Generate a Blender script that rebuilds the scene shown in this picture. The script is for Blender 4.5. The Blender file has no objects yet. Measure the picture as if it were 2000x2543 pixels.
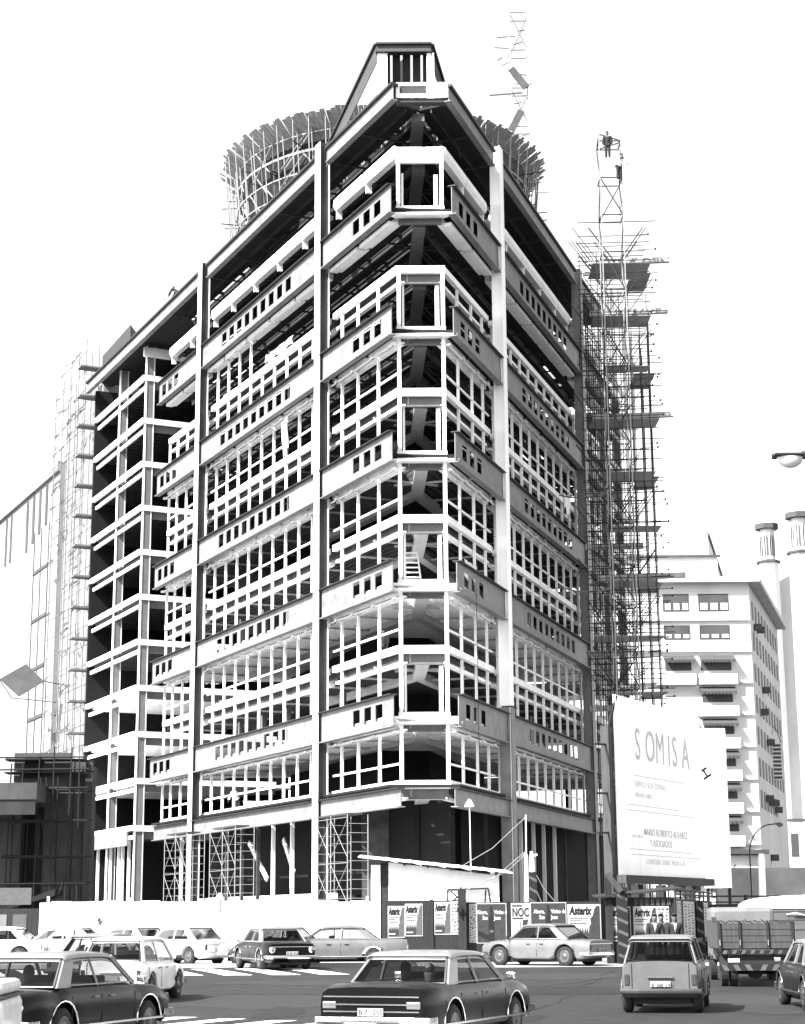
import bpy, bmesh, math, random
from math import sin, cos, pi, radians, atan2, sqrt
from mathutils import Vector, Matrix
random.seed(7)
C = bpy.context.scene.collection

# ------------------------------------------------------------------ camera, sky, sun, exposure
CAM_Z = 1.85
cam = bpy.data.objects.new('camera', bpy.data.cameras.new('camera')); C.objects.link(cam)
cam.data.sensor_fit = 'HORIZONTAL'; cam.data.sensor_width = 36.0; cam.data.lens = 36.0*4462/2000
cam.data.clip_end = 5000; cam.data.clip_start = 0.5
cam.matrix_world = Matrix.Translation((0, 0, CAM_Z)) @ Matrix.Rotation(pi/2+0.2234, 4, 'X') @ Matrix.Rotation(-0.0066, 4, 'Z')
bpy.context.scene.camera = cam
SUN_EL, SUN_DIR = radians(43), Vector((-0.75, -0.66, 0)).normalized()
S = Vector((SUN_DIR.x*cos(SUN_EL), SUN_DIR.y*cos(SUN_EL), sin(SUN_EL)))
w = bpy.data.worlds.new('World'); bpy.context.scene.world = w; w.use_nodes = True
nt = w.node_tree; bg = nt.nodes['Background']
sky = nt.nodes.new('ShaderNodeTexSky'); sky.sky_type = 'NISHITA'; sky.sun_disc = False
sky.sun_elevation = SUN_EL; sky.sun_rotation = atan2(S.x, S.y); sky.dust_density = 1.6; sky.air_density = 1.0
bw = nt.nodes.new('ShaderNodeRGBToBW')
nt.links.new(sky.outputs[0], bw.inputs[0]); nt.links.new(bw.outputs[0], bg.inputs['Color'])
bg.inputs['Strength'].default_value = 0.15
sl = bpy.data.lights.new('sun', 'SUN'); sl.energy = 4.6; sl.angle = radians(0.6); sl.color = (1, 1, 1)
so = bpy.data.objects.new('sun', sl); C.objects.link(so)
so.rotation_euler = S.to_track_quat('Z', 'Y').to_euler(); so.location = (-40, -30, 60)
vs = bpy.context.scene.view_settings
vs.view_transform = 'Standard'; vs.look = 'None'; vs.gamma = 1; vs.exposure = 2.0
bpy.context.scene.cycles.max_bounces = 6; bpy.context.scene.cycles.transparent_max_bounces = 12

# ------------------------------------------------------------------ materials (black-and-white place)
MATS = {}
def mat(name, v, rough=0.7, metal=0.0, noise=0.15, scale=3.0, bump=0.0, spec=0.3, stretch=None):
    if name in MATS: return MATS[name]
    m = bpy.data.materials.new(name); m.use_nodes = True; n = m.node_tree.nodes; l = m.node_tree.links
    p = n['Principled BSDF']; p.inputs['Roughness'].default_value = rough; p.inputs['Metallic'].default_value = metal
    p.inputs['Specular IOR Level'].default_value = spec
    tc = n.new('ShaderNodeTexCoord'); mp = n.new('ShaderNodeMapping'); mp.inputs['Scale'].default_value = stretch or (1, 1, 1)
    nz = n.new('ShaderNodeTexNoise'); nz.inputs['Scale'].default_value = scale; nz.inputs['Detail'].default_value = 7; nz.inputs['Roughness'].default_value = 0.65
    cr = n.new('ShaderNodeMapRange'); cr.inputs[1].default_value = 0.3; cr.inputs[2].default_value = 0.7
    cr.inputs[3].default_value = v*(1-noise); cr.inputs[4].default_value = min(0.93, v*(1+noise))
    cb = n.new('ShaderNodeCombineColor')
    l.new(tc.outputs['Object'], mp.inputs[0]); l.new(mp.outputs[0], nz.inputs['Vector']); l.new(nz.outputs['Fac'], cr.inputs[0])
    for i in range(3): l.new(cr.outputs[0], cb.inputs[i])
    l.new(cb.outputs[0], p.inputs['Base Color'])
    if bump:
        b = n.new('ShaderNodeBump'); b.inputs['Strength'].default_value = bump; b.inputs['Distance'].default_value = 0.02
        l.new(nz.outputs['Fac'], b.inputs['Height']); l.new(b.outputs[0], p.inputs['Normal'])
    MATS[name] = m; return m
M_girder = mat('primer_steel', 0.15, 0.6, noise=0.26, scale=1.4)
M_edge = mat('dark_steel', 0.022, 0.6, noise=0.3)
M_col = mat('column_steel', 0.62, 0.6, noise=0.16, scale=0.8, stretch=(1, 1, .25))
M_frame = mat('frame_white', 0.72, 0.6, noise=0.1, scale=2)
M_band = mat('band_white', 0.74, 0.55, noise=0.12, scale=1.5)
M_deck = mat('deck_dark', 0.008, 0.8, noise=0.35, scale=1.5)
M_ceil = mat('sprayed_bounce_ceiling', 0.9, 0.9, noise=0.22, scale=1.6, bump=0.6)  # sprayed undersides, with bounced light put into the near-white colour
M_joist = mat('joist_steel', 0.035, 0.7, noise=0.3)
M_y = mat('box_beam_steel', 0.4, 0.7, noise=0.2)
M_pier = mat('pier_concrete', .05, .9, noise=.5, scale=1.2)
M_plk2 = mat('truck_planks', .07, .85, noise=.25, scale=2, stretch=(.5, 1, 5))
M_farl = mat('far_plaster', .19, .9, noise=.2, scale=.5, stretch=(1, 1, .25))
M_webg = mat('web_shaded_grey', .13, .6, noise=.2, scale=1)  # webs darker than their flanges: weak grazing light put into the colour
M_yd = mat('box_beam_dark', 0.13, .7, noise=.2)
M_sw = mat('side_window_grey', .16, .7, noise=.3, scale=.6)
M_eb = mat('edge_beam_grey', .10, .7, noise=.15)
M_plank = mat('plank_grey', 0.24, .85, noise=.35, scale=2, stretch=(.5, 4, 1))
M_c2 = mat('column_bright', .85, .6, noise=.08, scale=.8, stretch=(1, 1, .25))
M_conc = mat('concrete', 0.30, 0.9, noise=0.25, scale=0.9)
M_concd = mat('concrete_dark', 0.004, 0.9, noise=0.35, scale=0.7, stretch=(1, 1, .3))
M_asphalt = mat('asphalt', 0.0115, 0.85, noise=0.6, scale=2.2, bump=0.4)
M_pave = mat('pavement', 0.30, 0.9, noise=0.25, scale=0.5)
M_line = mat('road_paint', 0.75, 0.8, noise=0.5, scale=2.2)
M_white = mat('white_paint', 0.82, 0.7, noise=0.06, scale=1)
M_board = mat('hoarding_white', 0.86, 0.8, noise=0.08, scale=.7, stretch=(1.5, 1, .3))
M_wood = mat('weathered_wood', 0.014, 0.85, noise=0.5, scale=2.5, stretch=(6, 6, .5))
M_wood2 = mat('grey_wood', 0.04, 0.85, noise=0.35, scale=2.5, stretch=(6, 6, .5))
M_pole = mat('pole_metal', 0.2, 0.5, noise=0.2)
M_poled = mat('pole_rusty', 0.018, 0.7, noise=0.4)
M_brick = mat('brick_white', 0.80, 0.9, noise=0.08, scale=3)
M_brickd = mat('brick_dark', 0.02, 0.9, noise=0.4, scale=5)
M_black = mat('black_rubber', 0.012, 0.8, noise=0.3)
M_chrome = mat('chrome', 0.75, 0.18, 1.0, noise=0.05)
M_paper = mat('paper_white', 0.3, 0.8, noise=0.08, scale=3)
M_ink = mat('ink_dark', 0.006, 0.8, noise=0.2)
M_inkg = mat('ink_grey', 0.024, 0.8, noise=0.3, scale=5)
M_inkl = mat('ink_light_grey', 0.06, 0.8, noise=0.3, scale=5)
M_far = mat('far_stucco', 0.55, 0.9, noise=0.12, scale=.35, stretch=(1, 1, .4))
M_fard = mat('far_dark', 0.055, 0.9, noise=0.25, scale=.8)  # one even dark grey for trim, netting and poles
M_farw = mat('far_window', 0.045, 0.6, noise=0.3, scale=.5)
M_awn = mat('awning_canvas', 0.05, 0.9, noise=0.2, scale=2, stretch=(4, 1, .6))
M_skin = mat('skin', 0.09, 0.6, noise=0.05)
M_hair = mat('hair', 0.02, 0.7)
M_suit = mat('suit_dark', 0.014, 0.85)
M_shirt = mat('shirt_white', 0.7, 0.8)
M_seat = mat('seat_fabric', 0.02, 0.9)
M_rim = mat('rim_steel', .07, .35, metal=.3)
M_light = mat('lamp_glass', 0.10, 0.2, spec=0.8)
M_foliage = mat('murky_wall', 0.11, 0.9, noise=0.35, scale=.12)
M_tarp = mat('grey_tarp', 0.12, 0.9, noise=0.15, scale=1.5)
def paint(name, v, rough=0.3, coat=0.22):
    m = mat(name, v, rough, 0.0, noise=0.22, scale=2.2, spec=0.5)
    m.node_tree.nodes['Principled BSDF'].inputs['Coat Weight'].default_value = coat
    m.node_tree.nodes['Principled BSDF'].inputs['Coat Roughness'].default_value = 0.06
    if v < .01: m.node_tree.nodes['Principled BSDF'].inputs['Specular IOR Level'].default_value = .12; m.node_tree.nodes['Principled BSDF'].inputs['Coat Weight'].default_value = .07
    return m
P_black = paint('paint_black', 0.0025); P_light = paint('paint_cream', 0.13, .4, .3); P_grey = paint('paint_grey', 0.085, .45, .25)
P_white = paint('paint_white', 0.78, .3); P_dull = paint('paint_dull_grey', 0.06, .6, .1); P_mid = paint('paint_mid_grey', 0.10, .6, .1)
def glassmat():
    m = bpy.data.materials.new('car_glass'); m.use_nodes = True; n = m.node_tree.nodes; l = m.node_tree.links
    for x in list(n):
        if x.type == 'BSDF_PRINCIPLED': n.remove(x)
    t = n.new('ShaderNodeBsdfTransparent'); t.inputs[0].default_value = (.5, .5, .5, 1)
    g = n.new('ShaderNodeBsdfGlossy'); g.inputs['Roughness'].default_value = 0.04; g.inputs['Color'].default_value = (.55, .55, .55, 1)
    lw = n.new('ShaderNodeLayerWeight'); lw.inputs[0].default_value = 0.14
    mx = n.new('ShaderNodeMixShader'); l.new(lw.outputs['Fresnel'], mx.inputs[0]); l.new(t.outputs[0], mx.inputs[1]); l.new(g.outputs[0], mx.inputs[2])
    l.new(mx.outputs[0], n['Material Output'].inputs[0]); return m
M_glass = glassmat()

# ------------------------------------------------------------------ mesh helpers
class MB:
    def __init__(s): s.v = []; s.f = []
    def add(s, vs_, fs):
        o = len(s.v); s.v += [tuple(v) for v in vs_]; s.f += [tuple(i+o for i in f) for f in fs]; return s
    def hexa(s, p):  # 8 points: bottom 4 ccw, top 4 ccw
        return s.add(p, [(3, 2, 1, 0), (4, 5, 6, 7), (0, 1, 5, 4), (1, 2, 6, 5), (2, 3, 7, 6), (3, 0, 4, 7)])
    def box(s, x0, x1, y0, y1, z0, z1):
        return s.hexa([(x0, y0, z0), (x1, y0, z0), (x1, y1, z0), (x0, y1, z0), (x0, y0, z1), (x1, y0, z1), (x1, y1, z1), (x0, y1, z1)])
    def prism(s, poly, z0, z1):
        n = len(poly)
        return s.add([(x, y, z0) for x, y in poly]+[(x, y, z1) for x, y in poly],
                     [tuple(reversed(range(n))), tuple(range(n, 2*n))]+[(i, (i+1) % n, (i+1) % n+n, i+n) for i in range(n)])
    def bar(s, a, b, wd, ht=None, up=(0, 0, 1)):
        a = Vector(a); b = Vector(b); ht = ht or wd; d = (b-a)
        if d.length < 1e-6: return s
        d.normalize(); u = Vector(up)
        if abs(d.dot(u)) > .97: u = Vector((0.2, 1, 0))
        r = d.cross(u).normalized(); u = r.cross(d).normalized(); r = r*wd/2; u = u*ht/2
        return s.hexa([a-r-u, a+r-u, b+r-u, b-r-u, a-r+u, a+r+u, b+r+u, b-r+u])
    def tube(s, pts, rad, n=6):
        rs = rad if isinstance(rad, (list, tuple)) else [rad]*len(pts)
        pts = [Vector(p) for p in pts]; rings = []
        for i, p in enumerate(pts):
            d = (pts[min(i+1, len(pts)-1)]-pts[max(i-1, 0)]).normalized()
            u = Vector((0, 0, 1)) if abs(d.z) < .9 else Vector((1, 0, 0))
            r = d.cross(u).normalized(); u = r.cross(d)
            rings.append([p+(r*cos(2*pi*k/n)+u*sin(2*pi*k/n))*rs[i] for k in range(n)])
        fs = []
        for i in range(len(pts)-1):
            for k in range(n): fs.append((i*n+k, i*n+(k+1) % n, (i+1)*n+(k+1) % n, (i+1)*n+k))
        fs.append(tuple(reversed(range(n)))); fs.append(tuple((len(pts)-1)*n+k for k in range(n)))
        return s.add([v for r in rings for v in r], fs)
    def grid(s, rows, closed=False):
        m = len(rows[0]); fs = []
        for i in range(len(rows)-1):
            for k in range(m if closed else m-1): fs.append((i*m+k, i*m+(k+1) % m, (i+1)*m+(k+1) % m, (i+1)*m+k))
        return s.add([v for r in rows for v in r], fs)
    def build(s, name, m, parent=None, smooth=False, bevel=0):
        me = bpy.data.meshes.new(name); me.from_pydata(s.v, [], s.f); me.materials.append(m)
        if smooth:
            for p in me.polygons: p.use_smooth = True
        o = bpy.data.objects.new(name, me); C.objects.link(o)
        if parent: o.parent = parent
        if bevel:
            b = o.modifiers.new('bevel', 'BEVEL'); b.width = bevel; b.segments = 2; b.limit_method = 'ANGLE'
        return o
def tag(o, label=None, cat=None, group=None, kind=None):
    for k, v in (('label', label), ('category', cat), ('group', group), ('kind', kind)):
        if v: o[k] = v
    return o
def thing(name, label, cat, loc=(0, 0, 0), rz=0, group=None):
    o = bpy.data.objects.new(name, None); C.objects.link(o); o.location = loc; o.rotation_euler = (0, 0, rz)
    return tag(o, label, cat, group)
def dup(root, loc, rz, label=None):
    r = root.copy(); C.objects.link(r); r.location = loc; r.rotation_euler = (0, 0, rz)
    if label: r['label'] = label
    for ch in list(root.children):
        c = ch.copy(); C.objects.link(c); c.parent = r
        for g in ch.children:
            e = g.copy(); C.objects.link(e); e.parent = c
    return r
def text(s, size, m, parent, mtx, name='lettering', extr=0.004, align='LEFT', sx=1.0, bold=0.0, shear=0.0):
    cu = bpy.data.curves.new(name, 'FONT'); cu.body = s; cu.size = size; cu.extrude = extr; cu.align_x = align; cu.offset = bold; cu.shear = shear
    cu.materials.append(m); cu.resolution_u = 3
    o = bpy.data.objects.new(name, cu); C.objects.link(o); o.parent = parent
    o.matrix_local = mtx @ Matrix.Diagonal((sx, 1, 1, 1)); return o

# ------------------------------------------------------------------ ground
def gz(y):
    t = min(1, max(0, (y-38)/24.0)); return 0.25*t*t*(3-2*t)
ys = [-400, -50, 0, 20, 30, 36]+[38+2*i for i in range(13)]+[64, 90, 200, 600, 3000]
g = MB(); g.grid([[(x, y, gz(y)) for x in (-3000, -300, -40, -10, 0, 10, 40, 300, 3000)] for y in ys])
tag(g.build('ground', M_asphalt), kind='structure')
def sheet(poly_or_pts, dz, name, m, kind='structure'):
    b = MB()
    for (a, c, d, e) in poly_or_pts:   # quads as world xy, subdivided to follow the slope
        n = 6
        rows = [[(Vector(a).lerp(Vector(e), i/n)).lerp(Vector(c).lerp(Vector(d), i/n), j/n) for j in range(n+1)] for i in range(n+1)]
        b.grid([[(p.x, p.y, gz(p.y)+dz) for p in r] for r in rows])
    return tag(b.build(name, m), kind=kind)
sheet([((-70, 66), (40, 66.5), (60, 160), (-140, 160))], 0.02, 'pavement', M_pave)
sheet([((2, 62.6), (13.6, 63.2), (14.5, 66.3), (0.5, 66))], 0.016, 'parking_strip', M_pave)
# zebra crossing near and far
near = []
for i in range(-5, 12):
    ex, ey = -4.6+1.02*i, max(36.9-.72*i, 33.6-.15*i); dx, dy = -.42*9, -.907*9
    near.append(((ex, ey), (ex+.5, ey-.12), (ex+.5+dx, ey-.12+dy), (ex+dx, ey+dy)))
sheet(near, 0.008, 'zebra_crossing', M_line)
far = [((-14.6+1.5*i, 57.0), (-13.7+1.5*i, 57.0), (-15.6+1.5*i, 63.6), (-16.4+1.5*i, 63.6)) for i in range(0, 9)]
sheet(far, 0.008, 'road_marking', M_line)
def G(x, y): return (x, y, gz(y))
M_tar = mat('tar_patch', 0.007, .7, noise=.3, scale=4); M_worn = mat('worn_asphalt', 0.017, .9, noise=.4, scale=5)
def blob(cx, cy, rx, ry, dz, name, m, n=18):
    b = MB(); v = [(cx+rx*(1+random.uniform(-.18, .18))*cos(2*pi*i/n), cy+ry*(1+random.uniform(-.18, .18))*sin(2*pi*i/n)) for i in range(n)]
    b.add([(x, y, gz(y)+dz) for x, y in v], [tuple(range(n))]); tag(b.build(name, m), kind='structure')
for i, (x, y, a, c, m_) in enumerate(((-3.2, 43, 2.2, 3.0, M_worn), (3.0, 47, 3.5, 2.0, M_tar), (1.8, 36, .9, 2.0, M_tar), (-1.5, 52, 4.5, 1.6, M_worn), (7.5, 41, 1.8, 4.0, M_worn), (4.2, 55, 2.5, 2.2, M_worn), (-9, 36, 2, 3, M_worn), (2.4, 31, .8, 1.0, M_tar), (-2.6, 38.5, .5, 2.5, M_tar))):
    blob(x, y, a, c, .004, 'road_patch', m_)
cb_ = MB()
for (x0, y0, x1, y1) in ((-12, 47, 12, 44.5), (-4, 33, 9, 60), (2, 35, 6.5, 58), (-13, 39, 3, 62)):
    p = Vector((x0, y0, 0)); q = Vector((x1, y1, 0)); last = None
    for i in range(25):
        r_ = p.lerp(q, i/24)+Vector((random.uniform(-.15, .15), random.uniform(-.15, .15), 0)); r_.z = gz(r_.y)+.007
        if last and i % 7: d_ = (r_-last).normalized(); nn_ = Vector((-d_.y, d_.x, 0))*.022; cb_.add([last-nn_, r_-nn_, r_+nn_, last+nn_], [(0, 1, 2, 3)])
        last = r_
tag(cb_.build('road_crack', M_tar), kind='structure')
mb = MB(); mb.tube([(1.2, 41.5, gz(41.5)+.002), (1.2, 41.5, gz(41.5)+.02)], .38, 20); tag(mb.build('manhole_cover', mat('cast_iron', .012, .5)), 'round iron manhole cover in the middle of the road', 'manhole cover')
kb = MB(); kb.box(-40, 1.0, 65.6, 65.9, .25, .38); tag(kb.build('kerb', M_conc), kind='structure')

# ------------------------------------------------------------------ facade frames
class Fr:
    def __init__(s, O, u, n): s.O, s.u, s.n = Vector((O[0], O[1], 0)), Vector((u[0], u[1], 0)), Vector((n[0], n[1], 0))
    def P(s, a, b, z): return s.O+s.u*a+s.n*b+Vector((0, 0, z))
    def box(s, mb, a0, a1, b0, b1, z0, z1):
        p = [s.P(a0, b0, z0), s.P(a1, b0, z0), s.P(a1, b1, z0), s.P(a0, b1, z0), s.P(a0, b0, z1), s.P(a1, b0, z1), s.P(a1, b1, z1), s.P(a0, b1, z1)]
        if s.flip: p = [p[1], p[0], p[3], p[2], p[5], p[4], p[7], p[6]]
        mb.hexa(p)
aL, aR = -0.4423, 0.3188
FL = Fr((-0.6294, 89.2872), (sin(aL), cos(aL)), (cos(aL), -sin(aL))); FL.flip = True
FR = Fr((2.8606, 89.5678), (sin(aR), cos(aR)), (-cos(aR), sin(aR))); FR.flip = False
def FZ(k): return 8.65+3.4*(k-1)
def sb(n): return max(.82+(n-.95)*.1, 1.2+2.38*(n-2.4))
B = thing('steel_frame_building', 'tall wedge-shaped steel frame building under construction with exposed girders', 'building', (1.1, 89.4, 0.25))
Binv = Matrix.Translation((-1.1, -89.4, -0.25))
def bb(mb, name, m, parent=None, **k):
    o = mb.build(name, m, parent or B, **k)
    if parent is None: o.matrix_parent_inverse = Binv
    return o
ROOF = 45.71
HL = {0: [1.74, 3.14, 4.57], 1: [14.7+1.42*i for i in range(9)], 2: [36.1, 37.5, 38.87]}
BAYS = [(0.0, 9.28), (10.3, 30.35), (31.35, 40.0)]
# girders, two storeys apart, with rectangular holes
def girder(F, a0, a1, z1, h, holes, name='girder'):
    mb = MB(); t = .12; zc0, zc1 = z1-h*.72, z1-h*.22
    if not holes: F.box(mb, a0, a1, t, t+.04, z1-h+.05, z1-.05)
    else:
        F.box(mb, a0, a1, t, t+.04, z1-h+.05, zc0); F.box(mb, a0, a1, t, t+.04, zc1, z1-.05)
        e = a0
        for c in holes: F.box(mb, e, c-.44, t, t+.04, zc0, zc1); e = c+.44
        F.box(mb, e, a1, t, t+.04, zc0, zc1)
    o = bb(mb, name, M_girder)
    fl = MB(); F.box(fl, a0-.05, a1+.05, -.10, .34, z1-.05, z1); fl_o = fl.build('top_flange', M_girder if 0 else M_edge, o)
    fb = MB(); F.box(fb, a0-.05, a1+.05, -.03, .34, z1-h, z1-h+.05); fb.build('bottom_flange', M_girder, o)
    if name == 'girder':
        for q in (a0+.02, a1-.06):
            if q > 1:
                e = MB(); F.box(e, q, q+.07, t-.012, t-.002, z1-h+.06, z1-.06); e.build('end_weld', M_edge, o)
    return o
for F in (FL, FR):
    for b, (a0, a1) in enumerate(BAYS):
        for i in range(5): girder(F, a0, a1, 12.87+6.8*i, 1.65, HL[b])
        girder(F, a0-.8 if b == 0 else a0+.3, a1 if b < 2 else a1-1.2, 8.17, .95, [], 'base_girder')
    # roof fascia
    for (a0, a1) in ((-.42, 8.6), (10.3, 29.6), (31.35, 60.0 if F is FL else 38.0)):
        mb = MB(); F.box(mb, a0, a1, .1, .14, ROOF-.95, ROOF-.14); o = bb(mb, 'roof_fascia', M_girder)
        f = MB(); F.box(f, a0-.05, a1, -.06, .4, ROOF-.14, ROOF); f.build('top_flange', M_edge, o)
        f = MB(); F.box(f, a0-.05, a1, -.02, .34, ROOF-1.0, ROOF-.95); f.build('bottom_flange', M_girder, o)
# outer columns
for F in (FL, FR):
    for a0, top in ((9.3, 46.3), (30.35, 46.1)):
        z0 = .25
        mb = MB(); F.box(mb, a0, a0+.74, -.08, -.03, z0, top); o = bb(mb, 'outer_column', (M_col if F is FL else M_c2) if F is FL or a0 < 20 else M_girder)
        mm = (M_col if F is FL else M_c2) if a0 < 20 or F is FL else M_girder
        m2 = MB(); F.box(m2, a0+.10, a0+.16, -.03, .50, z0, top); m2.build('web', M_edge if F is FL else mm, o)  # left webs near black: shade of the column recess put into the colour
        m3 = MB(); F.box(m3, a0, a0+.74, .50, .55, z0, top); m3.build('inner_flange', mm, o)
        if F is FR and a0 < 20:
            m4 = MB(); F.box(m4, a0-.03, a0+.78, -.13, -.081, z0, 13.2); m4.build('bare_lower_face', M_girder, o)
            m5 = MB(); F.box(m5, a0-.05, a0+1.0, -.2, .42, 13.2, 13.27); m5.build('splice_plate', M_edge, o)
            m6 = MB(); F.box(m6, a0-.04, a0-.002, -.03, .56, z0, 13.2); m6.build('bare_lower_web', M_girder, o)
# floors: decks in strips parallel to the facades, joists, ties, Y-shaped box beam
fork = Vector((.8, 97.8, 0))
for k in range(1, 13):
    z = FZ(k) if k < 12 else ROOF-.25
    pale_ceil = k in (2, 4)
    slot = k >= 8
    md = M_ceil if pale_ceil else M_deck
    mb = MB()
    n0 = .3 if (k % 2 == 0) else 1.1
    if k == 1: n0 = .3
    strips = [(n0, 2.32), (2.58, 3.4), (3.64, 4.9)] if slot else [(n0, 4.9)]
    for F in (FL, FR):
        for (p, q) in strips:
            a = [F.P(sb(p), p, 0), F.P(40, p, 0), F.P(40, q, 0), F.P(sb(q), q, 0)]
            poly = [(v.x, v.y) for v in a]
            if F.flip: poly.reverse()
            mb.prism(poly, z-.32, z-.2)
        if slot:
            s = 4.0
            while s < 40:
                for (p, q) in ((2.32, 2.58), (3.4, 3.64)):
                    if s > sb(q): F.box(mb, s-.2, s+.2, p, q, z-.3, z-.21)
                s += 4.2
    if slot and k == 99: pass
    pts = [FL.P(7.4, 4.9, 0), FR.P(7.4, 4.9, 0), FR.P(40, 4.9, 0), FL.P(40, 4.9, 0)]
    mb.prism([(p.x, p.y) for p in pts], z-.34, z-.2)
    pts = [FL.P(sb(n0), n0, 0), FR.P(sb(n0), n0, 0), FR.P(1.4, 2.3, 0), FL.P(1.4, 2.3, 0)]
    if k != 12: mb.prism([(p.x, p.y) for p in pts], z-.36, z-.22)
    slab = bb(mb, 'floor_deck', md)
    # joists below
    jj = MB()
    for F in (FL, FR):
        if F is FR and k == 12: pass
        for n in (([1.5, 2.62, 3.75, 4.5] if slot else [1.3+.5*i for i in range(8)]) if not pale_ceil else [1.4+.38*i for i in range(10)]):
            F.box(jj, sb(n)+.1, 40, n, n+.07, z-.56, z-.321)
    jj.build('joists', M_ceil if pale_ceil else M_joist, slab)['kind'] = 'stuff'
    tt = MB()
    for F in (FL, FR):
        s = 4.4
        while s < 40:
            F.box(tt, s, s+.10, max(n0, .5), 4.95, z-.70, z-.60); s += 4.2
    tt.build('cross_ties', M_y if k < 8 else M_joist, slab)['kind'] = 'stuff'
    yb = MB(); zc = z-.62
    a = (FL.P(.9, 1.0, zc)+FR.P(.9, 1.0, zc))/2; f = fork+Vector((0, 0, zc))
    a = a+(f-a).normalized()*.75; yb.bar(a, f, .66, .45)
    for F in (FL, FR): yb.bar(f-Vector((0, .3, 0)), F.P(22, 4.9, zc), .52, .43)
    yb.build('forked_beam', M_y if k < 8 else M_yd, slab)
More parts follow.
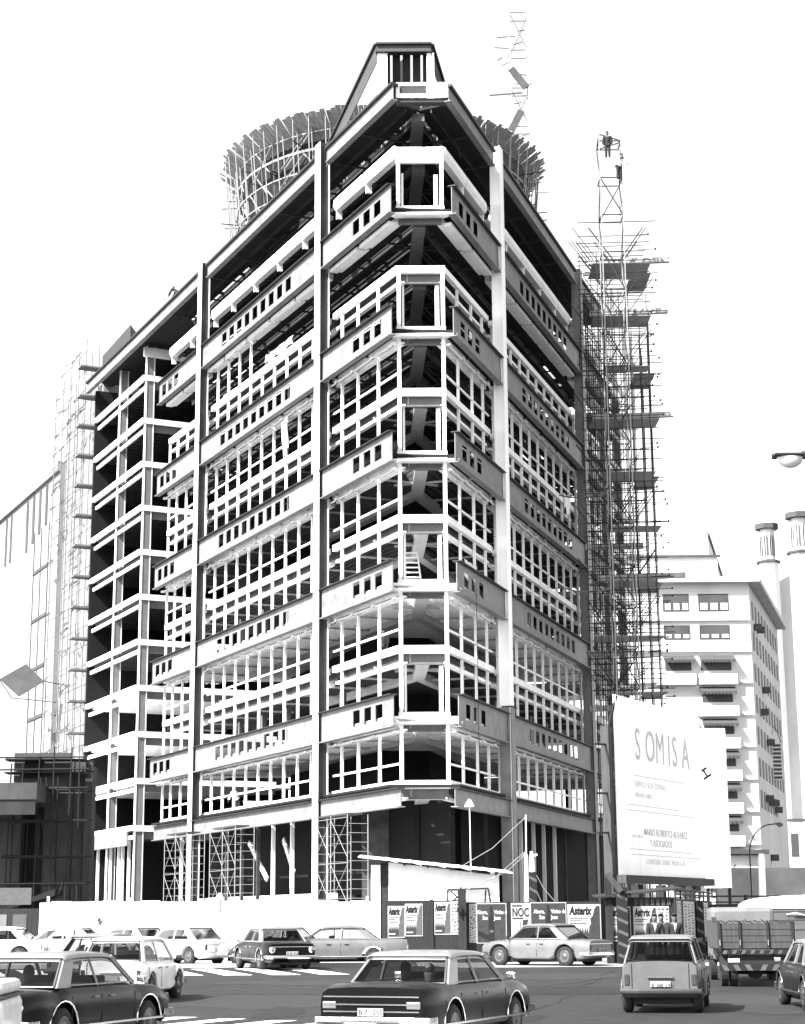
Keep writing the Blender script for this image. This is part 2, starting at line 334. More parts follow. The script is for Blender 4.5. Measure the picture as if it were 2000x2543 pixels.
# chamfer and facade bands, mullions
MU = [.82, 3.4, 6.1, 8.3, 10.5]
MU2 = [10.5+2.1*i for i in range(1, 11)]
def band(mb, F, a0, a1, z, h=.40, b0=.80, b1=1.06): F.box(mb, a0, a1, b0, b1, z-h, z)
for k in range(1, 12):
    z = FZ(k)
    # chamfer
    P0, P1 = FL.P(.82, .95, 0), FR.P(.82, .95, 0)
    ch = MB(); y0 = (P0.y+P1.y)/2-.14
    hh = .42 if k < 11 else .9
    ch.box(P0.x-.14, P1.x+.14, y0, y0+.25, z-hh, z); o = bb(ch, 'corner_band', M_band, bevel=.02)
    if k < 11:
        b2 = MB(); b2.box(P0.x, P1.x, y0+.3, y0+.42, z-.95, z-hh-.001); b2.box(P0.x, P1.x, y0+.12, y0+.3, z-.97, z-.93); b2.build('edge_beam', M_eb, o)
        if k > 1:
            if k % 2 == 0:
                b3 = MB(); b3.prism([(P0.x-.75, y0-.35), (P1.x+.75, y0-.35), (P1.x+.1, y0+.3), (P0.x-.1, y0+.3)], z-.62, z-.5); b3.build('corner_tray', M_band, o)
    if k < 11 or k == 11:
        pass
    top = FZ(k+1)-(.4 if k < 10 else .9)
    if k < 11 and k != 9:
        for q, x in ((0, P0.x), (1, P1.x)):
            po = MB(); po.box(x-.10, x+.10, y0+.02, y0+.2, z, top); bb(po, 'corner_post', M_frame)
        if k % 2 == 0:
            pw = MB(); pw.box(P1.x-.42, P1.x-.2, y0+.3, y0+.5, z, top-.6); bb(pw, 'inner_post', M_col)
            pw = MB(); pw.box(P0.x+.16, P0.x+.28, y0+.3, y0+.5, z, top-.5); bb(pw, 'inner_post', M_col)
    for F in (FL, FR):
        spans = [(.82, 9.4), (10.2, 30.4), (31.3, 39.6)]
        for b, (a0, a1) in enumerate(spans):
            cols = [m for m in MU+MU2+[33.6, 35.7, 37.8, 39.6] if a0-.1 < m < a1+.1]
            if k < 10:
                mb = MB(); band(mb, F, a0, a1, z-(.55 if k % 2 == 0 else 0), .34 if k % 2 else .2); o = bb(mb, 'facade_band', M_band)
                lt = MB(); F.box(lt, a0, a1, 1.02, 1.3, z-.98, z-.82); lt.build('lower_tray', M_band, o)
                lg = MB(); F.box(lg, a0, a1, 1.45, 1.5, z-.80, z-.36); lg.build('slab_edge', M_conc, o)
            elif k == 10:
                mb = MB(); s = a0+.3
                while s < a1-.4:
                    e = min(s+3.9, a1-.1); F.box(mb, s, e, .5, 1.0, z-1.0, z-.78); F.box(mb, s, e, .98, 1.3, z-.9, z-.5); s += 4.2
                bb(mb, 'spandrel_tray', M_band, bevel=.03)
            else:
                mb = MB(); s = a0
                while s < a1-.4:
                    e = min(s+4.05, a1); prof = [(.72, .05), (.66, -.35), (.80, -.62), (1.15, -.66), (1.2, -.5), (.95, -.42), (.86, -.2), (.86, .05)]
                    n = len(prof)
                    vv = [F.P(s, p, z+q) for p, q in prof]+[F.P(e, p, z+q) for p, q in prof]
                    fs = [(i, (i+1) % n, (i+1) % n+n, i+n) for i in range(n)]+[tuple(range(n)), tuple(range(2*n-1, n-1, -1))]
                    mb.add(vv, fs)
                    F.box(mb, e-.08, e+.1, .9, 1.2, z-1.1, z-.6)
                    s += 4.2
                bb(mb, 'spandrel_tray', M_band)
            # mullion frame of this storey
            if k <= 8 or (k == 9 and b == 1 and F is FL):
                topz = FZ(k+1)-(.4 if k % 2 == 0 else .95)
                lo = z+(.95 if k % 2 == 0 else 0)
                cc = [c for c in cols if not (k == 9 and c < 22)]
                fr = MB()
                for c in cc:
                    if c < .9: continue
                    if c == [q for q in cc if q >= .9][0]: F.box(fr, max(c, a0), min(cc[-1], a1), .87, .92, lo, lo+.04)
                    F.box(fr, c-.06, c+.06, .86, 1.0, lo, topz)
                if k % 2 == 1 or True:
                    if cc and k != 9 and k % 2: F.box(fr, a0, a1, .86, .95, lo+.78, lo+.88)
                if k % 2 == 0:
                    pass
                bb(fr, 'mullion_frame', M_frame)
                if k % 2 == 1 or k == 2:
                    br = MB(); F.box(br, a0+.1, a1-.1, .62, .70, FZ(k+1)-1.04, FZ(k+1)-.98)
                    for c in cc[::1]:
                        F.box(br, c-.05, c+.25, .55, .8, FZ(k+1)-1.04, FZ(k+1)-.92)
                    if (k+1) % 2 == 0: bb(br, 'hanger_bracket', M_frame)
            # door-like inner steel posts
            if k in (2, 4, 6, 8) and b == 1:
                s = a0+2.5
                while s < a1-.6:
                    ip = MB(); F.box(ip, s, s+.5, 3.0, 3.1, z, z+2.5); o = bb(ip, 'inner_post', M_joist)
                    iq = MB(); F.box(iq, s+.45, s+.52, 2.9, 2.98, z, z+2.5); iq.build('post_edge', M_band, o); s += 4.2
# roof chamfer
P0, P1 = FL.P(-.42, .1, 0), FR.P(-.42, .1, 0)
mb = MB(); yy = (P0.y+P1.y)/2+.1
mb.box(P0.x+.15, P1.x-.05, yy, yy+.1, ROOF-.75, ROOF-.55); mb.box(P0.x+.15, P1.x-.05, yy, yy+.1, ROOF-.08, ROOF+.12)
mb.box(P0.x+.15, P0.x+.35, yy, yy+.1, ROOF-.55, ROOF-.08); mb.box(P1.x-1.2, P1.x-.05, yy, yy+.1, ROOF-.55, ROOF-.08)
o = bb(mb, 'roof_corner_frame', M_band)
m2 = MB(); m2.box(P0.x+.35, P1.x-1.2, yy+.04, yy+.08, ROOF-.55, ROOF-.08); m2.build('dark_panel', M_joist, o)
m2 = MB(); m2.box(P0.x+.15, P1.x-.1, yy+.11, yy+.6, ROOF-.98, ROOF-.76); m2.build('soffit_beam', M_joist, o)
# roof deck strip out to the fascia
mb = MB()
for F in (FL, FR):
    a = [F.P(40, .35, 0), F.P(58, .35, 0), F.P(58, 6, 0), F.P(40, 6, 0)]; poly = [(v.x, v.y) for v in a]
    if F.flip: poly.reverse()
    if F is FL: mb.prism(poly, ROOF-.55, ROOF-.43)
bb(mb, 'floor_deck', M_deck)
# crown on the corner of the roof
ZT = 49.05; M_rk = mat('raked_steel', .05, .7, noise=.2)
cr = MB(); tl, tr = Vector((-1.27, 91, ZT)), Vector((1.73, 91, ZT))
cr.box(tl.x, tr.x, 90.95, 91.0, ZT-.5, ZT-.1); o = bb(cr, 'crown_beam', M_rk)
c2 = MB(); c2.box(tl.x-.05, tr.x+.05, 90.8, 91.3, ZT-.1, ZT); c2.box(tl.x-.05, tr.x+.05, 90.85, 91.3, ZT-.55, ZT-.5); c2.build('crown_flange', M_edge, o)
for x in (-1.22, 1.5):
    pm = MB(); pm.box(x, x+(.55 if x < 0 else .4), 91.01, 91.06, ROOF, ZT-.56); pm.box(x+.1, x+.16, 91.06, 91.5, ROOF, ZT-.56); bb(pm, 'crown_post', M_band)
def rake(x, F, q, top_only=False):
    a = Vector((x, 91.0, ZT-.05)); b = Vector((x, 91.0, 0))+F.u*q; b.z = ROOF-.1
    m = MB(); m.bar(a, b, .3, .12); oo = bb(m, 'raked_beam', M_edge)
    m = MB(); dd = Vector((0, 0, -1.1)); s = F.n*.0
    m.hexa([a+dd-F.n*.02, b+dd-F.n*.02, b+dd+F.n*.02, a+dd+F.n*.02, a-F.n*.02-Vector((0, 0, .06)), b-F.n*.02-Vector((0, 0, .06)), b+F.n*.02-Vector((0, 0, .06)), a+F.n*.02-Vector((0, 0, .06))])
    m.build('raked_web', M_rk, oo)
rake(-1.27, FL, 7.0); rake(1.75, FR, 5.5)
lv = MB()
for i in range(5):
    x = -.95+.56*i; lv.hexa([(x, 92.2, ROOF-.1), (x+.43, 92.2, ROOF-.1), (x+.43, 92.3, ROOF-.1), (x, 92.3, ROOF-.1), (x, 91.4, ZT-.3), (x+.43, 91.4, ZT-.3), (x+.43, 91.5, ZT-.3), (x, 91.5, ZT-.3)])
lv.box(-1.0, 1.7, 92.1, 92.14, ROOF+.7, ROOF+1.0)
for i in range(4):
    for F in (FL,):
        s = 2.2+1.3*i; F.box(lv, s, s+1.0, 2.2, 2.25, ROOF+.2, ROOF+3.3-.75*i)
bb(lv, 'crown_boarding', M_deck)
pm = MB(); FL.box(pm, 5.2, 5.8, 1.3, 1.4, ROOF, ROOF+1.6); bb(pm, 'crown_post', M_band)
# left wing beyond the recess
for F, s0, s1 in ((FL, 46.4, 60.0), (FR, 43.0, 50.0)):
    for k in range(1, 12):
        z = FZ(k)
        mb = MB(); F.box(mb, s0, s1, .85, 1.1, z-.36, z); F.box(mb, s0+.3, s1, 1.15, 1.3, z-.95, z-.68)
        bb(mb, 'wing_band', M_band if F is FL else M_col)
        mb = MB(); F.box(mb, s0, s0+.25, 1.1, 12.0, z-.42, z); o = bb(mb, 'return_beam', M_band if F is FL else M_girder); mb = MB(); F.box(mb, s0+.35, s0+.5, 1.3, 12.0, z-.95, z-.421); mb.build('return_web', M_webg, o)
        mb = MB(); F.box(mb, s0+.55, s1, 1.5, 14, z-.4, z-.2)
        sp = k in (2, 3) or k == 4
        slab = bb(mb, 'wing_deck', M_ceil if sp else M_deck)
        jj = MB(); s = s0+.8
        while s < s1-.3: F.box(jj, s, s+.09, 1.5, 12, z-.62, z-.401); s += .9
        jj.build('joists', M_ceil if sp else M_joist, slab)['kind'] = 'stuff'
    for s in ((s0, s0+7.0) if F is FL else (s0, s0+6)):
        mb = MB(); F.box(mb, s+.05, s+.42, 1.1, 1.16, .25, FZ(12)-1.0); o = bb(mb, 'wing_column', M_col); mb = MB(); F.box(mb, s+.09, s+.14, 1.161, 1.7, .25, FZ(12)-1.0); mb.build('web', M_webg, o); mb = MB(); F.box(mb, s+.05, s+.42, 1.701, 1.76, .25, FZ(12)-1.0); mb.build('inner_flange', M_col, o)
    mb = MB(); F.box(mb, s1, s1+.3, .9, 14, .25, ROOF-.6); F.box(mb, s0+2, s1, 13.5, 13.8, .25, ROOF-.6)
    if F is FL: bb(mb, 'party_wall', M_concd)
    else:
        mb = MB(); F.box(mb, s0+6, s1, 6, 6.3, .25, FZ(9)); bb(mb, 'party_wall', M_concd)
mb = MB(); FL.box(mb, 46.4, 58.5, .5, .6, 7.2, 8.2); bb(mb, 'base_girder', M_girder)
mb = MB(); FL.box(mb, 46.2, 46.5, .8, 6.0, ROOF-1.6, ROOF-.9); bb(mb, 'return_beam', M_band)
# added core and rear wall block light so the floors stay dark inside
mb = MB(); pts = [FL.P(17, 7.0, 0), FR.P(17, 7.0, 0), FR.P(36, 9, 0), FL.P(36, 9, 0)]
mb.prism([(p.x, p.y) for p in pts], .25, FZ(9)); bb(mb, 'light_block_core', M_concd)
mb = MB(); mb.bar(FL.P(40.2, 5.5, 5), FR.P(40.2, 5.5, 5), .3, 9.5); bb(mb, 'light_block_rear', M_concd)
# concrete piers and slim posts of the open ground floor
for x, y, wd in ((-1.6, 99.5, 1.5), (2.2, 100.5, 1.1), (0.6, 96, .35), (4.3, 96.5, .25), (5.2, 99, .25)):
    mb = MB(); mb.box(x-wd/2, x+wd/2, y, y+.7, .25, FZ(1)-.7); bb(mb, 'pier', M_pier if wd > .5 else M_deck)
for s in (13.2, 16.5, 19.5, 22, 24.8, 27.5, 34.0, 36.5, 48.6, 50.2, 51.2, 53.4, 56.8):
    for F in ((FL, FR) if s < 40 else (FL,)):
        mb = MB(); F.box(mb, s, s+.17, 1.3, 1.5, .25, FZ(1)-.9); bb(mb, 'ground_post', M_col if random.random() < .6 else M_joist)
for (s, n, z0, s2, n2, z2) in ((25.8, 2.2, 6.6, 22.6, 2.2, 4.3), (20.5, 2.4, 6.6, 18.8, 2.4, 4.6), (26.3, 2.4, 3.1, 22.4, 2.4, .5), (21.0, 2.2, 3.1, 18.6, 2.2, .5)):
    mb = MB(); mb.bar(FL.P(s, n, z0), FL.P(s2, n2, z2), .1, .32); bb(mb, 'raking_prop', M_frame)
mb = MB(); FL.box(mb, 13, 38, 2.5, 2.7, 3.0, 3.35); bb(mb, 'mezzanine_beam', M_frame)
mb = MB(); FL.box(mb, 10.5, 39, 2.72, 12, 3.0, 3.2); FL.box(mb, 2.0, 39, 4.2, 4.5, .25, 8); bb(mb, 'mezzanine_slab', M_concd)  # slab with an added near-black wall that darkens the open ground floor
mb = MB(); FR.box(mb, 10.5, 52, 3.2, 3.5, .25, 8); bb(mb, 'dark_backing_wall', M_concd)  # near-black wall added so the open ground floor stays dark

# ------------------------------------------------------------------ round drum on the roof
def ring(mb, c, r, z, rad, n=40, a0=0, a1=2*pi):
    for i in range(n):
        t0, t1 = a0+(a1-a0)*i/n, a0+(a1-a0)*(i+1)/n
        mb.bar((c[0]+r*cos(t0), c[1]+r*sin(t0), z), (c[0]+r*cos(t1), c[1]+r*sin(t1), z), rad)
dc = (-1.2, 115.0)
D_ = thing('round_roof_drum', 'round drum of timber formwork and scaffold poles standing on the roof', 'formwork drum', (dc[0], dc[1], ROOF))
Di = Matrix.Translation((-dc[0], -dc[1], -ROOF))
def dd(mb, n, m, kind=None):
    o = mb.build(n, m, D_); o.matrix_parent_inverse = Di
    if kind: o['kind'] = kind
    return o
mb = MB(); n = 64; mb.grid([[(dc[0]+r*cos(2*pi*i/n), dc[1]+r*sin(2*pi*i/n), z) for i in range(n)] for r, z in ((9.2, ROOF-.4), (9.2, 51.2), (9.0, 51.2), (9.0, ROOF-.4))], True); dd(mb, 'drum_wall', M_deck)
mb = MB()
for i in range(190):
    t = 2*pi*i/190; r1 = 10.7+random.random()*.45; u = Vector((cos(t), sin(t), 0)); c = Vector((dc[0], dc[1], 51.5+random.uniform(-.04, .04)))
    mb.bar(c+u*9.0-Vector((0, 0, 1.1)), c+u*r1+Vector((0, 0, .25)), .3, .1)
dd(mb, 'rim_plank', M_plank, 'stuff')
mb = MB()
for i in range(56):
    t = 2*pi*i/56; u = Vector((cos(t), sin(t), 0))
    for r in (9.6, 10.25):
        a = Vector((dc[0], dc[1], ROOF))+u*r; mb.tube([a, a+u*.5+Vector((random.uniform(-.1, .1), 0, 5.8))], .04, 5)
dd(mb, 'standards', M_pole, 'stuff')
mb = MB()
for z in (46.9, 48.2, 49.6, 50.8): ring(mb, dc, 9.9, z, .09 if z != 49.6 else .16, 48)
dd(mb, 'ledger_rings', M_pole, 'stuff')
mb = MB()
for i in range(90):
    t = random.random()*2*pi; t2 = t+random.choice((-.2, .2)); z = random.choice((46, 47.5, 48.8))
    mb.tube([(dc[0]+10*cos(t), dc[1]+10*sin(t), z), (dc[0]+9.9*cos(t2), dc[1]+9.9*sin(t2), z+2.2)], .045, 5)
dd(mb, 'brace', M_pole, 'stuff')
mb = MB()
for i in range(60):
    t = random.random()*2*pi; z = random.choice((47, 48.4, 49.8)); u = Vector((cos(t), sin(t), 0)); c = Vector((dc[0], dc[1], z))
    mb.tube([c+u*9.3, c+u*random.uniform(10.4, 11.4)], .04, 5)
dd(mb, 'putlogs', M_poled, 'stuff')

# ------------------------------------------------------------------ lattice masts
def mast(name, label, x, y, z0, z1, wd, m, m2, step=1.9):
    t = thing(name, label, 'hoist mast', (x, y, z0)); h = wd/2
    for sx in (-h, h):
        for sy in (-h, h):
            mb = MB(); mb.box(sx-.035, sx+.035, sy-.035, sy+.035, 0, z1-z0); mb.build('mast_leg', m, t)
    mb = MB(); z = 0; i = 0
    cs = [(-h, -h), (h, -h), (h, h), (-h, h)]
    while z < z1-z0:
        for q in range(4):
            a, b = cs[q], cs[(q+1) % 4]; mb.bar((a[0], a[1], z), (b[0], b[1], z), .06)
            if i % 2 == 0 or q % 2: mb.bar((a[0], a[1], z) if (i+q) % 2 else (b[0], b[1], z), (b[0], b[1], min(z+step, z1-z0)) if (i+q) % 2 else (a[0], a[1], min(z+step, z1-z0)), .06)
        z += step; i += 1
    mb.build('mast_bracing', m2, t)['kind'] = 'stuff'; return t
mh = mast('hoist_mast', 'tall square lattice hoist mast rising beside the right facade', 13.1, 105, .25, 49.7, 1.35, M_pole, M_poled, 2.45)
mc = mast('crane_mast', 'pale lattice crane mast behind the roof with torn sheets', 8.7, 121, ROOF, 67.5, 1.3, M_frame, M_tarp, 3.0)
for (a, b, c) in (((-.6, -.7, 16.5), (.5, -.7, 15.0), 'torn_sheet'), ((-2.8, -.7, 11.5), (-1.2, -.7, 10.3), 'torn_sheet'), ((-2.6, -.7, 8.4), (-.7, -.7, 6.9), 'torn_sheet'), ((-1.2, -.7, 10.6), (.1, -.7, 13.2), 'torn_sheet')):
    mb = MB(); mb.bar(a, b, .12, .5); mb.build(c, M_fard, mc)
mb = MB()
for i in range(26):
    z = random.uniform(.5, 19.5); x = random.uniform(-1.8, .9); mb.tube([(x, -.7, z), (x+random.uniform(.3, 1.3), -.7, z+random.uniform(-.2, .5))], random.uniform(.02, .05), 4)
mb.build('stray_poles', M_inkl, mc)['kind'] = 'stuff'
mb = MB(); mb.bar((-2.2, -.7, 14.4), (.2, -.7, 14.6), .08); mb.bar((-2.5, -.7, 9.0), (.4, -.7, 10.1), .06, .16); mb.build('cross_arm', M_fard, mc)

# ------------------------------------------------------------------ people
def skin(name, nodes, edges, m, parent, sub=2):
    me = bpy.data.meshes.new(name); me.from_pydata([n[:3] for n in nodes], edges, []); me.materials.append(m)
    o = bpy.data.objects.new(name, me); C.objects.link(o); o.parent = parent
    o.modifiers.new('skin', 'SKIN').use_smooth_shade = True
    sv = me.skin_vertices[0].data
    for i, n in enumerate(nodes):
        r = n[3]; sv[i].radius = r if isinstance(r, tuple) else (r, r)
    sv[0].use_root = True
    o.modifiers.new('sub', 'SUBSURF').levels = sub; o.modifiers['sub'].render_levels = sub
    return o
def person(label, loc, rz, pose='stand', suit=True, group=None, glasses=False, hair=M_hair, top=None, k=1.0):
    t = thing('person', label, 'person', loc, rz, group); t.scale = (k, k, k)   # faces +y
    hip, ch, sh = .93, 1.22, 1.42
    if pose == 'sit': dz = -.5
    else: dz = 0
    L = []  # body nodes
    sit = pose == 'sit'; bend = pose == 'bend'; walk = pose == 'walk'
    lean = .38 if bend else .0
    hy = 0
    N = [(0, 0, hip+dz, (.14, .11)), (0, lean*.4, ch+dz-.05, (.13, .10)), (0, lean, sh+dz-.04-lean*.25, (.16, .10)), (0, lean+.02, 1.47+dz-lean*.4, .06),
         (0, lean+.04, 1.58+dz-lean*.45, (.098, .112)), (0, lean+.03, 1.68+dz-lean*.5, (.10, .115))]
    E = [(0, 1), (1, 2), (2, 3), (3, 4), (4, 5)]
    top_z = sh+dz-.03-lean*.25
    for sx in (-1, 1):
        b = len(N)
        if sit: a = [(sx*.2, 0, top_z, .055), (sx*.27, .06, top_z-.27, .045), (sx*.2, .36, top_z-.22, .036), (sx*.16, .45, top_z-.18, .03)]
        elif bend: a = [(sx*.2, lean, top_z, .055), (sx*.26, lean+.12, top_z-.28, .045), (sx*.2, lean+.3, top_z-.48, .036), (sx*.19, lean+.34, top_z-.56, .03)]
        else:
            sw = .16*sx if walk else .03
            a = [(sx*.2, 0, top_z, .055), (sx*.25, -.02+sw*.5, top_z-.29, .045), (sx*.25, .06+sw, top_z-.54, .035), (sx*.245, .09+sw, top_z-.62, .03)]
        N += a; E += [(2, b), (b, b+1), (b+1, b+2), (b+2, b+3)]
        f = a[3]; e = len(N)
        for q in range(4):
            N.append((f[0]+(q-1.5)*.018*1, f[1]+.015, f[2]-.075+abs(q-1.4)*.01, .009)); E.append((b+3, e+q))
        N.append((f[0]-sx*.03, f[1]+.045, f[2]-.02, .010)); E.append((b+3, e+4))
        b = len(N)
        if sit: g_ = [(sx*.1, .06, hip+dz, .085), (sx*.14, .45, hip+dz+.03, .06), (sx*.14, .55, hip+dz-.4, .045), (sx*.14, .68, hip+dz-.43, .04)]
        else:
            sw = .22*sx if walk else 0.02
            g_ = [(sx*.09, 0, hip-.08, .085), (sx*.1, -sw*.3+.03, .5, .058), (sx*.1, -sw-.02, .09, .042), (sx*.11, -sw+.13, .04, .04)]
        N += g_; E += [(0, b), (b, b+1), (b+1, b+2), (b+2, b+3)]
    skin('body', N, E, M_skin, t)
    def grow(idx, m, nm, d, edges, extra=()):
        mp = {i: j for j, i in enumerate(idx)}
        nn = []
        for i in idx:
            r = N[i][3]; r = r if isinstance(r, tuple) else (r, r); nn.append((*N[i][:3], (r[0]+d, r[1]+d)))
        ee = [(mp[a], mp[b]) for a, b in edges if a in mp and b in mp]
        if nm == 'jacket' and not sit: nn[0] = (nn[0][0], nn[0][1], nn[0][2]-.14, (.205, .165))
        for x in extra: ee.append((mp[x[0]], len(nn))); nn.append(x[1])
        return skin(nm, nn, ee, m, t)
    arm = lambda b: [b, b+1, b+2]
    idx = [0, 1, 2, 6, 7, 8, 19, 20, 21] if True else []
    # node bookkeeping: left arm starts 6 (4 nodes)+5 fingers -> leg 15..18 ; right arm 19..22 +5 -> leg 28..31
    grow([0, 1, 2, 6, 7, 8, 19, 20, 21], top or (M_suit if suit else M_shirt), 'jacket', .045, E, ())
    grow([0, 15, 16, 17, 28, 29, 30], M_suit, 'trousers', .03, E)
    for b in (17, 30):
        grow([b, b+1], M_black, 'shoe', .026, E)
    hx, hyy, hz = N[5][:3]
    hb = MB(); rows = []
    for i in range(7):
        row = []
        for q in range(14):
            az = 2*pi*q/14; fr_ = sin(az); mx_ = pi*(.30 if fr_ > .5 else .40 if fr_ > .05 else .64); ph = (i/6)*mx_
            row.append((hx+.092*sin(ph)*cos(az), hyy-.008+.106*sin(ph)*sin(az), hz-.005+.10*cos(ph)))
        rows.append(row)
    hb.grid(rows, True); hb.build('hair', hair, t, True)
    if suit:
        b = MB(); b.add([(-.045, .118+lean, top_z+.03), (.045, .118+lean, top_z+.03), (.012, .158, ch+dz-.06), (-.012, .158, ch+dz-.06)], [(0, 1, 2, 3)]); b.build('shirt_front', M_shirt, t)
        b = MB(); b.add([(-.014, .126, top_z+.02), (.014, .126, top_z+.02), (.012, .163, ch+dz-.05), (-.012, .163, ch+dz-.05)], [(0, 1, 2, 3)]); b.build('tie', M_ink, t)
    if glasses:
        b = MB(); b.box(hx-.065, hx+.065, hyy+.078, hyy+.1, hz-.045, hz-.015); b.build('glasses', M_black, t)
    nb = MB(); nb.bar((hx, hyy+.07, hz-.03), (hx, hyy+.112, hz-.065), .022); nb.build('nose', M_skin, t, True)
    mo = MB(); mo.box(hx-.024, hx+.024, hyy+.08, hyy+.088, hz-.098, hz-.09); mo.build('mouth', M_ink, t)
    for sx in (-1, 1):
        e = MB(); e.box(hx+sx*.03-.009, hx+sx*.03+.009, hyy+.083, hyy+.089, hz-.035, hz-.026); e.build('eye', M_black, t)
        e = MB(); e.tube([(hx+sx*.082, hyy, hz-.06), (hx+sx*.09, hyy, hz-.02)], .012, 6); e.build('ear', M_skin, t, True)
    return t
person('man in dark suit and tie, bareheaded, nearest to the dark plank gate', G(8.42, 62.2), radians(176), hair=mat('hair_grey', 0.05))
person('man in dark suit with sunglasses, standing in front of the white handbills', G(9.05, 62.0), radians(184), glasses=True)
person('man half hidden behind the two men in dark suits', G(8.74, 63.0), radians(180), glasses=False, top=M_inkg)
person('worker bending over the roof edge near the far left column', tuple(FL.P(38.6, .9, ROOF)), radians(60), 'bend', False, top=M_inkg)
person('worker in dark clothes high on top of the lattice hoist mast', (12.95, 104.3, 48.1), radians(170), 'stand', False, top=M_ink)
person('worker in light shirt climbing beside the top of the hoist mast', (13.6, 104.2, 46.6), radians(200), 'bend', False)
person('pedestrian walking between white parked cars and the white hoarding', G(-12.9, 77.6), radians(-70), 'walk', False)
person('worker standing on an upper floor behind the left mullions', tuple(FL.P(21.5, 1.6, FZ(9)-.2)), radians(150), 'stand', False)

